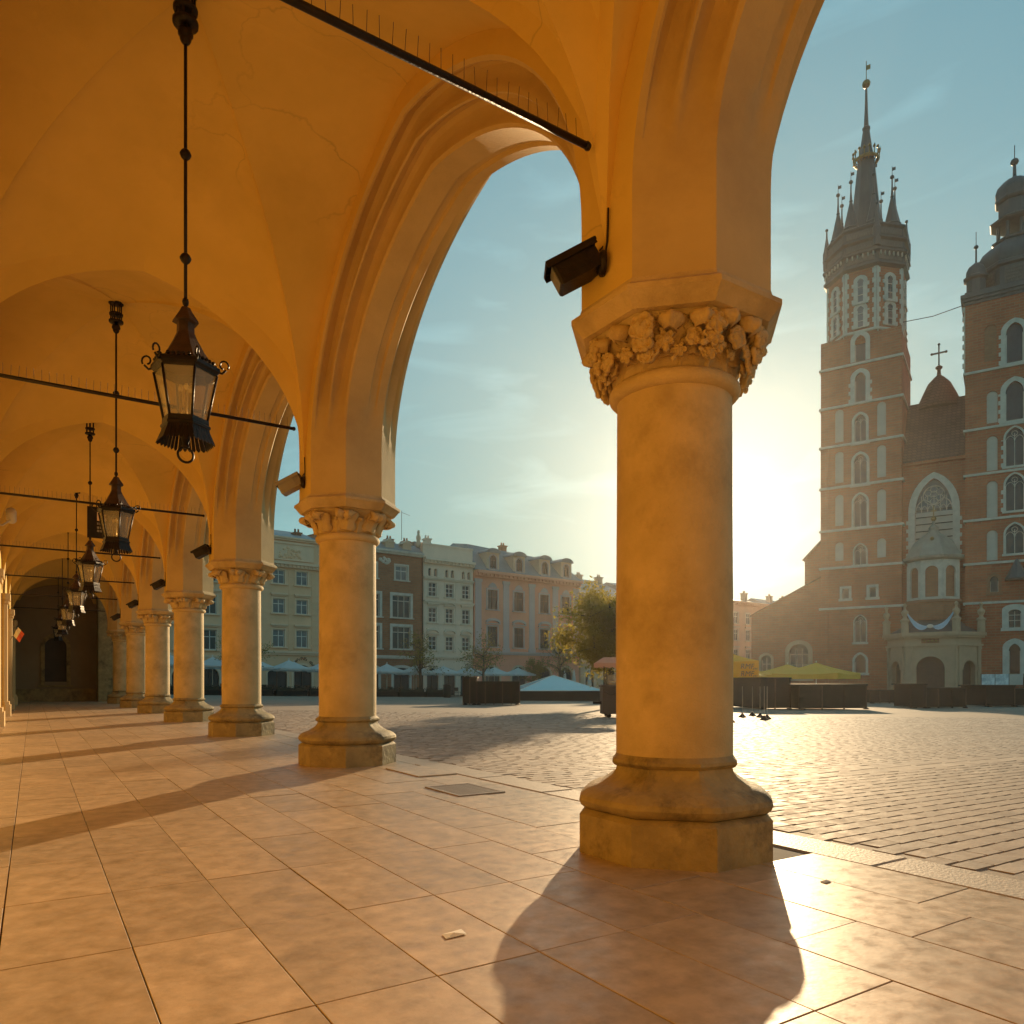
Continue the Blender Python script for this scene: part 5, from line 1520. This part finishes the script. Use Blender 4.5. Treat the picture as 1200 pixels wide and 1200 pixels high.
for k, (x, y, row) in enumerate(PAR):
    gz = ground_z(x, y); zt = 2.85 - gz - (.1 if row else 0)
    if p0 is None:
        p0 = parasol('terrace_parasol', 'x', (x, y, gz), CANVAS, 2.75, 3.05, 2.35, .16, 'white terrace parasols before the houses')
        o = p0
    else: o = copy_thing(p0, (x, y, gz), HANG + rnd.uniform(-.08,.08), 'x')
    o['label'] = ('%s white parasol from the left in the front row before the house fronts' % ORD[k]) if not row else ('%s white parasol from the left in the half hidden rear row' % ORD[k-12])
# folded parasols
pf = thing('folded_parasol', 'first folded white parasol from the left before the salmon pink house', 'parasol', on(50.5, 67.5), 0, 'folded parasols before the pink house')
m = MB(); m.loft([(.05,.6),(.22,.9),(.26,1.3),(.16,2.2),(.05,2.9)], 10); m.build('canopy', CANVAS, pf)
m = MB(); m.tube([(0,0,0),(0,0,3.0)], .03, 6); m.box(-.3,.3,-.3,.3,0,.1); m.build('pole', WHITE_P, pf)
nfold = 0
for x, y in ((52.2,68),(54.6,68.2),(59.5,69),(62,69.2)):
    nfold += 1; copy_thing(pf, on(x, y), 0, '%s folded white parasol from the left before the salmon pink house' % ORD[nfold])
# cafe tables and chairs under the parasols
ct = thing('cafe_table', 'dark cafe table under the first white parasol of the front row', 'table', on(10.6, 65.5), 0, 'cafe tables on the terrace')
m = MB(); m.loft([(.38,.72),(.38,.75)], 14); m.build('table_top', TIMBER, ct)
m = MB(); m.loft([(.22,0),(.2,.03),(.04,.05),(.035,.72)], 10); m.build('leg', IRON, ct)
cc = thing('cafe_chair', 'brown cafe chair on the terrace under the white parasols', 'chair', on(9.8, 65.5), PI/2, 'cafe chairs on the terrace')
m = MB(); m.bbox(-.22,.22,-.22,.22,.42,.47,.01); m.build('seat', TIMBER, cc)
m = MB(); m.box(-.22,.22,.19,.22,.55,.92); m.build('backrest', TIMBER, cc)
for sx in (-1, 1):
    for sy in (-1, 1):
        m = MB(); m.tube([(sx*.2,sy*.2,.0),(sx*.19,sy*.2,.92 if sy > 0 else .44)], .016, 5); m.build('leg', IRON, cc)
q = random.Random(8)
first = True
for k in range(12):
    x = 10.6+3.15*k; y = 65.6 + .104*(x-20)
    if not first: copy_thing(ct, on(x, y), 0, 'dark cafe table under the %s white parasol of the front row' % ORD[k])
    for j in range(4):
        if first and j == 0: continue
        a = j*PI/2 + q.uniform(-.3,.3)
        copy_thing(cc, on(x+.8*math.sin(a+PI/2)*-1, y-.8*math.cos(a+PI/2)), a+PI/2 + PI, cc['label'])
    first = False
# low planter boxes with hedges closing the terrace
def planter(loc, rz, w, label, first=[None]):
    if first[0] is None:
        t = thing('hedge_planter', label, 'planter', loc, rz, 'hedge planters along the terrace')
        m = MB(); m.bbox(-1.3,1.3,-.25,.25,0,.45,.02); m.build('box', DARKBOX, t)
        m = MB(); qq = random.Random(1)
        for i in range(420):
            p = Vector((qq.uniform(-1.28,1.28), qq.uniform(-.26,.26), qq.uniform(.42,.80))); s = qq.uniform(.03,.07)
            d = Vector((qq.gauss(0,1),qq.gauss(0,1),qq.gauss(0,1))).normalized(); e = d.orthogonal().normalized(); f = d.cross(e)
            m.add([tuple(p-e*s),tuple(p+f*s*.6),tuple(p+e*s),tuple(p-f*s*.6)], [(0,1,2,3)])
        m.box(-1.2,1.2,-.18,.18,.4,.66)
        m.build('hedge', HEDGE, t)
        first[0] = t
    else: copy_thing(first[0], loc, rz, label)
nplant = 0
for k in range(13):
    if k in (5, 9): continue
    x = 9.3+2.85*k; planter(on(x, 61.6+.104*(x-20)), HANG, 2.6, '%s dark hedge planter from the left along the edge of the parasol terrace' % ORD[nplant]); nplant += 1
m = MB(); 
for k in range(2):
    x = 22+14*k
TERR = []
for i, (x0, x1) in enumerate(((7,19),(21,33.5))):
    t = thing('terrace_deck', ('dark terrace deck edge behind the second column, left stretch' if i == 0 else 'dark terrace deck edge right of the second column'), 'terrace', (0,0,0))
    z = min(ground_z(x0, 63), ground_z(x1, 64.5))
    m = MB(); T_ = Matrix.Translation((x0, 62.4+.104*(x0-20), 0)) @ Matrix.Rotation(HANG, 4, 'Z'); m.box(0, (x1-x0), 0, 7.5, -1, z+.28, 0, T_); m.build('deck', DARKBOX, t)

# covered dark market stall left of the glass pyramid
def stall(name, label, loc, rz, boxes, group=None):
    t = thing(name, label, 'market stall', loc, rz, group)
    for x0, x1, y0, y1, h, n in boxes:
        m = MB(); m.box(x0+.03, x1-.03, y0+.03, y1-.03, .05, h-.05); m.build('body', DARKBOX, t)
        for i in range(n):
            a, b = x0+(x1-x0)*i/n, x0+(x1-x0)*(i+1)/n
            m = MB(); m.bbox(a+.02, b-.02, y0-.012, y0+.028, .10, h-.08, .0); m.box(a+.05,b-.05,y0-.03,y0-.013,h*.45,h*.49); m.build('panel', DARKBOX, t)
        for i in range(n+1):
            a = x0+(x1-x0)*i/n
            m = MB(); m.box(a-.025, a+.025, y0-.035, y0+.03, .0, h); m.build('post', TIMBER if i % 2 else IRON, t)
        m = MB(); m.bbox(x0-.06, x1+.06, y0-.06, y1+.06, h-.05, h+.02, .01); m.build('lid', DARKBOX, t)
        for xx in (x0+.1, x1-.1):
            m = MB(); m.loft([(.14,0),(.10,.06),(.05,.09)], 8, 0, L(xx, y0-.12, 0)); m.build('foot', IRON, t)
    return t
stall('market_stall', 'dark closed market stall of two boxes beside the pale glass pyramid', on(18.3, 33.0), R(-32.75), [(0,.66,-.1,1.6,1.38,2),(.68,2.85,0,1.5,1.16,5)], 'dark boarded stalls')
# glass pyramid on a low dark plinth
t = thing('glass_pyramid', 'low pale green glass pyramid on a dark stone plinth', 'fountain', on(32.4, 44.3), R(-32.75+10))
m = MB(); m.box(-4.0,4.0,-2.2,2.6,-.3,.62); m.box(-4.1,4.1,-2.3,2.7,.62,.72); m.build('plinth', DARKBOX, t)
apex = Vector((-.2,.2,1.85)); base = [Vector((-3.3,-2.1,.73)), Vector((3.0,-2.1,.73)), Vector((3.0,2.5,.73)), Vector((-3.3,2.5,.73))]
for k in range(4):
    a, b = base[k], base[(k+1) % 4]
    m = MB(); nn = (b-a).cross(apex-a).normalized()*.02
    m.add([tuple(a),tuple(b),tuple(apex),tuple(a-nn),tuple(b-nn),tuple(apex-nn)], [(0,1,2),(5,4,3),(0,3,4,1),(1,4,5,2),(2,5,3,0)]); m.build('glass_face', PYRA, t)
    m = MB(); m.tube([tuple(a),tuple(apex)], .03, 6); m.tube([tuple(a),tuple(b)], .045, 6); m.build('edge_bar', WHITE_P, t)
# bagel cart with pink canopy, cut by the nearest column
t = thing('bagel_cart', 'dark wheeled snack cart under a pink scalloped canopy, partly behind the nearest column', 'cart', on(15.35, 17.6), R(-32.75))
m = MB(); m.bbox(-.62,.62,-.35,.35,.12,1.02,.03); m.box(-.66,.66,-.39,.39,.95,1.0); m.build('body', TIMBER, t)
for i in range(3):
    m = MB(); m.tube([(-.55+.37*j/8+.37*i, -.37-.02*math.sin(PI*j/8), .82-.10*math.sin(PI*j/8)) for j in range(9)], .02, 5); m.build('garland', DOOR, t)
for x in (-.42, .42):
    for y in (-.3, .3):
        m = MB(); m.loft([(.07,-.025),(.07,.025)], 12, 0, L(x,y,.07,rx=PI/2)); m.build('wheel', IRON, t)
m = MB(); m.box(-.88,-.62,-.05,.05,.42,.50); m.build('tow_bar', IRON, t)
for x in (-.5, .5):
    for y in (-.28, .28):
        m = MB(); m.tube([(x,y,1.0),(x,y,1.74)], .014, 6); m.build('post', IRON, t)
m = MB(); m.box(-.48,.48,-.26,.26,1.0,1.32); m.build('glass_case', LGLASS, t)
for k, (x, z) in enumerate(((-.3,1.04),(-.1,1.05),(.1,1.04),(.3,1.05),(-.2,1.12),(.05,1.13),(.25,1.12))):
    m = MB(); m.tube([(.08*math.cos(2*PI*i/12), .08*math.sin(2*PI*i/12), 0) for i in range(13)], .025, 6); m.build('bagel', BRASS if False else STONE, t, L(x, -.05, z))
m = MB(); m.add([(-.8,-.5,1.68),(.8,-.5,1.68),(.8,.5,1.68),(-.8,.5,1.68),(-.55,-.25,1.86),(.55,-.25,1.86),(.55,.25,1.86),(-.55,.25,1.86)], [(0,1,5,4),(1,2,6,5),(2,3,7,6),(3,0,4,7),(4,5,6,7)]); 
pts = []
for k in range(4):
    a, b = [(-.8,-.5),(.8,-.5),(.8,.5),(-.8,.5)][k], [(.8,-.5),(.8,.5),(-.8,.5),(-.8,-.5)][k]
    top = [(a[0]+(b[0]-a[0])*i/16, a[1]+(b[1]-a[1])*i/16, 1.68) for i in range(17)]; bot = [(p[0],p[1],1.58-.05*abs(math.sin(i*PI/2))) for i, p in enumerate(top)]
    m.strip(top, bot)
m.build('canopy', STRIPE_P, t)
# cafe enclosure and big yellow parasols to the right of the nearest column
stall('market_stall', 'dark boarded stall enclosure in front of the big yellow parasols', on(28.6, 20.9), R(-20), [(0,3.4,0,2.4,1.12,3),(-1.5,-.02,.7,3.6,1.42,2)], 'dark boarded stalls')
stall('market_stall', 'long dark stall counter behind, under the farther yellow parasols', on(36.8, 32.4), R(-30), [(-.2,3.4,0,1.6,1.05,5)], 'dark boarded stalls')
stall('market_stall', 'dark boarded stall before the church porch, near its middle arch', on(36.7, 20.4), R(-30), [(.78,2.9,.15,1.8,1.0,3),(0,.75,0,1.6,1.2,1)], 'dark boarded stalls')
stall('market_stall', 'dark boarded stall at the right edge before the info board', on(43.3, 20.0), R(-22), [(0,1.8,0,1.8,1.15,1),(1.85,6.5,.2,1.9,.95,3)], 'dark boarded stalls')
stall('market_stall', 'low dark boarded stall in the shade left of the church porch', on(45.4, 27.9), R(-30), [(0,1.9,0,1.4,.85,3)], 'dark boarded stalls')
YG = 'big yellow parasols'
parasol('yellow_parasol', 'large yellow parasol with sloping canopy above the dark stall, rightmost of three', on(50.2, 35.2), YELLOW, 4.9, 2.9, 2.1, .42, YG, rz=R(15))
parasol('yellow_parasol', 'yellow parasol half hidden behind the larger rightmost one', on(50.4, 37.9), YELLOW, 4.4, 2.85, 2.1, .4, YG, rz=R(15))
parasol('yellow_parasol', 'smaller yellow parasol beside the nearest column, leftmost of three, pale in the glare', on(47.9, 40.2), YELLOW, 4.2, 2.7, 2.0, .35, YG, rz=R(15))
t = parasol('yellow_parasol', 'yellow box parasol with lettered hanging valance, cut off by the nearest column', on(34.4, 29.9), YELLOW, 2.6, 3.05, 2.55, .98, YG, rz=R(-32))
def text_on(t, body, size, M, mx):
    cu = bpy.data.curves.new('lettering', 'FONT'); cu.body = body; cu.size = size; cu.extrude = .004; cu.align_x = 'CENTER'; cu.shear = .15; cu.materials.append(M)
    o = text_obj('lettering', cu); o.parent = t; o.matrix_local = mx
for z in (2.10, 1.68):
    text_on(t, 'RMF', .42, BRICK2, L(.62, -1.325, z-.02) @ Matrix.Rotation(PI/2, 4, 'X'))
    text_on(t, 'FM', .2, BRICK2, L(1.08, -1.325, z-.10) @ Matrix.Rotation(PI/2, 4, 'X'))
# barrier posts with conical feet
bp_ = thing('barrier_post', 'x', 'barrier post', on(19.2, 16.15), 0, 'slim posts with conical feet')
m = MB(); m.loft([(.13,0),(.125,.02),(.05,.09),(.035,.13),(.02,.14)], 14); m.build('foot', IRON_R, bp_)
m = MB(); m.tube([(0,0,.1),(0,0,1.0)], .0055, 6); m.build('pole', WHITE_P, bp_)
bp_['label'] = 'slim barrier post with dark conical foot, leftmost clear of the column'
for (x, y), lab in (((20.6,16.9),'slim barrier post with conical foot, farthest of the cluster'),((19.75,15.9),'slim barrier post with conical foot, middle of the cluster'),
                    ((18.9,14.95),'slim barrier post with conical foot, rightmost of the cluster'),((18.2,14.5),'slim barrier post with conical foot, nearest of the cluster'),
                    ((16.1,13.95),'slim barrier post with conical foot against the edge of the nearest column')): copy_thing(bp_, on(x, y), 0, lab)
# information board by the church
t = thing('info_board', 'three panelled blue and white information board beside the church porch', 'sign', on(87.5, 38.8), R(-64))
for k in range(3):
    m = MB(); m.bbox(-.6+0,.6,-.03,.03,1.35,2.5,.01); m.build('panel', (BOARD if k < 2 else BLIND), t, L(-1.25+1.25*k, 0, 0))
for x in (-1.9,-.62,.63,1.9):
    m = MB(); m.tube([(x,0,0),(x,0,2.55)], .04, 6); m.build('post', IRON, t)
# big plaza stuff: litter bin, bollards by the terrace
t = thing('litter_bin', 'dark round litter bin standing before the parasol terrace', 'bin', on(30.8, 58.5))
m = MB(); m.loft([(.3,0),(.33,.1),(.34,1.0),(.30,1.05)], 14); m.build('body', DARKBOX, t)
m = MB(); m.loft([(.36,1.05),(.36,1.12),(.2,1.2)], 14); m.build('lid', IRON, t)

# ---------------------------------------------------------------- trees
def tree(name, label, loc, h, cr, trunk_h, seed, nleaf, leaf_s, M_leaf, lean=0, cat='tree', group=None, shape=(1,1,1), twigs=70, cz=None):
    q = random.Random(seed); t = thing(name, label, cat, loc, q.uniform(0,6), group)
    m = MB(); tips = []
    base_r = h*.022
    m.tube([(0,0,-.3),(0,0,trunk_h*.5),(lean*.3,0,trunk_h),(lean*.6,.05*h*.2,h*.72)], [base_r*1.25,base_r,base_r*.85,base_r*.3], 8)
    nb = 11
    for i in range(nb):
        a = 2*PI*i/nb*2.4 + q.uniform(-.4,.4); z0 = trunk_h*(.9+.0) + (h*.7-trunk_h)*i/nb
        ln = cr*q.uniform(.6,1.0)*(1.0-.35*i/nb)
        p = Vector((lean*.4,0,z0)); d = Vector((math.cos(a), math.sin(a), q.uniform(.35,.9))).normalized()
        pts = [p]; 
        for s in range(4):
            d = (d + Vector((q.gauss(0,.18), q.gauss(0,.18), q.gauss(.02,.12)))).normalized(); p = p + d*ln/4; pts.append(p)
        m.tube(pts, [base_r*.45, base_r*.33, base_r*.22, base_r*.13, base_r*.06], 5)
        for s in range(int(twigs/nb)):
            b = pts[q.randint(1,4)]; e = (d*.3 + Vector((q.gauss(0,1),q.gauss(0,1),q.gauss(.25,.8)))).normalized()
            c = b + e*cr*q.uniform(.2,.45); m.tube([b, (b+c)/2+Vector((q.gauss(0,.04),q.gauss(0,.04),.03)), c], [base_r*.10,base_r*.07,base_r*.03], 4)
            tips.append(c); tips.append((b+c)/2)
        tips += pts[2:]
    m.build('trunk', BARK, t)
    m = MB(); czz = cz or (trunk_h + h)/2
    clumps = [(p, cr*q.uniform(.14,.26)) for p in tips]
    for k in range(nleaf):
        c, r = clumps[q.randrange(len(clumps))]
        dv = Vector((q.gauss(0,1),q.gauss(0,1),q.gauss(0,1)*.8)); dv.normalize()
        p = c + dv*r*q.random()**.45
        s = leaf_s*q.uniform(.6,1.25)
        nn = Vector((q.gauss(0,1),q.gauss(0,1),q.gauss(.5,1))).normalized(); e = nn.orthogonal().normalized(); e = (Matrix.Rotation(q.uniform(0,6.28), 3, nn) @ e); f = nn.cross(e)
        m.add([tuple(p-e*s), tuple(p+f*s*.45-e*s*.1), tuple(p+e*s), tuple(p-f*s*.45-e*s*.1)], [(0,1,2,3)])
    m.build('crown', M_leaf, t)
    return t
tree('leafy_tree', 'full green leafy tree on the square, glowing, cut off by the nearest column', on(22.0, 25.9), 6.6, 2.65, 1.8, 21, 26000, .08, LEAF, twigs=190)
for i, (px_, x, y, h, cr, lab) in enumerate(((325, 13.6, 59.5, 6.2, 2.3, 'small sparse young tree before the beige house, left of the second column'),
        (458, 30.6, 63.5, 7.6, 2.4, 'dark slender sparse tree before the brown brick house'),
        (523, 36.0, 61.0, 6.4, 3.1, 'broad sparse young tree before the cream white house'),
        (622, 47.6, 64.5, 8.4, 2.6, 'sparse tree standing before the salmon pink house'),
        (604, 45.2, 66.0, 5.2, 1.5, 'small bushy tree beside the folded parasols before the pink house'),
        (252, 5.6, 58.0, 6.8, 2.4, 'sparse dark tree seen between the third and fourth columns'))):
    tree('young_tree', lab, on(x, y), h, cr, 2.3 if h > 5.5 else 1.6, 40+i, 1500 if h > 5.5 else 2200, .10, LEAF2, group='young trees on the square', twigs=120)

# ---------------------------------------------------------------- morning haze over the square
m = MB(); m.box(-32, 182, -60, 172, -2.4, 84.0)
hm = bpy.data.materials.new('morning_haze'); hm.use_nodes = True
hn, hl = hm.node_tree.nodes, hm.node_tree.links
hn.clear()
ho = hn.new('ShaderNodeOutputMaterial'); hv = hn.new('ShaderNodeVolumePrincipled')
hv.inputs['Color'].default_value = (.97, .90, .82, 1)
hv.inputs['Density'].default_value = .00022
hv.inputs['Anisotropy'].default_value = .75
hl.new(hv.outputs[0], ho.inputs['Volume'])
tag(m.build('haze', hm), kind='stuff')
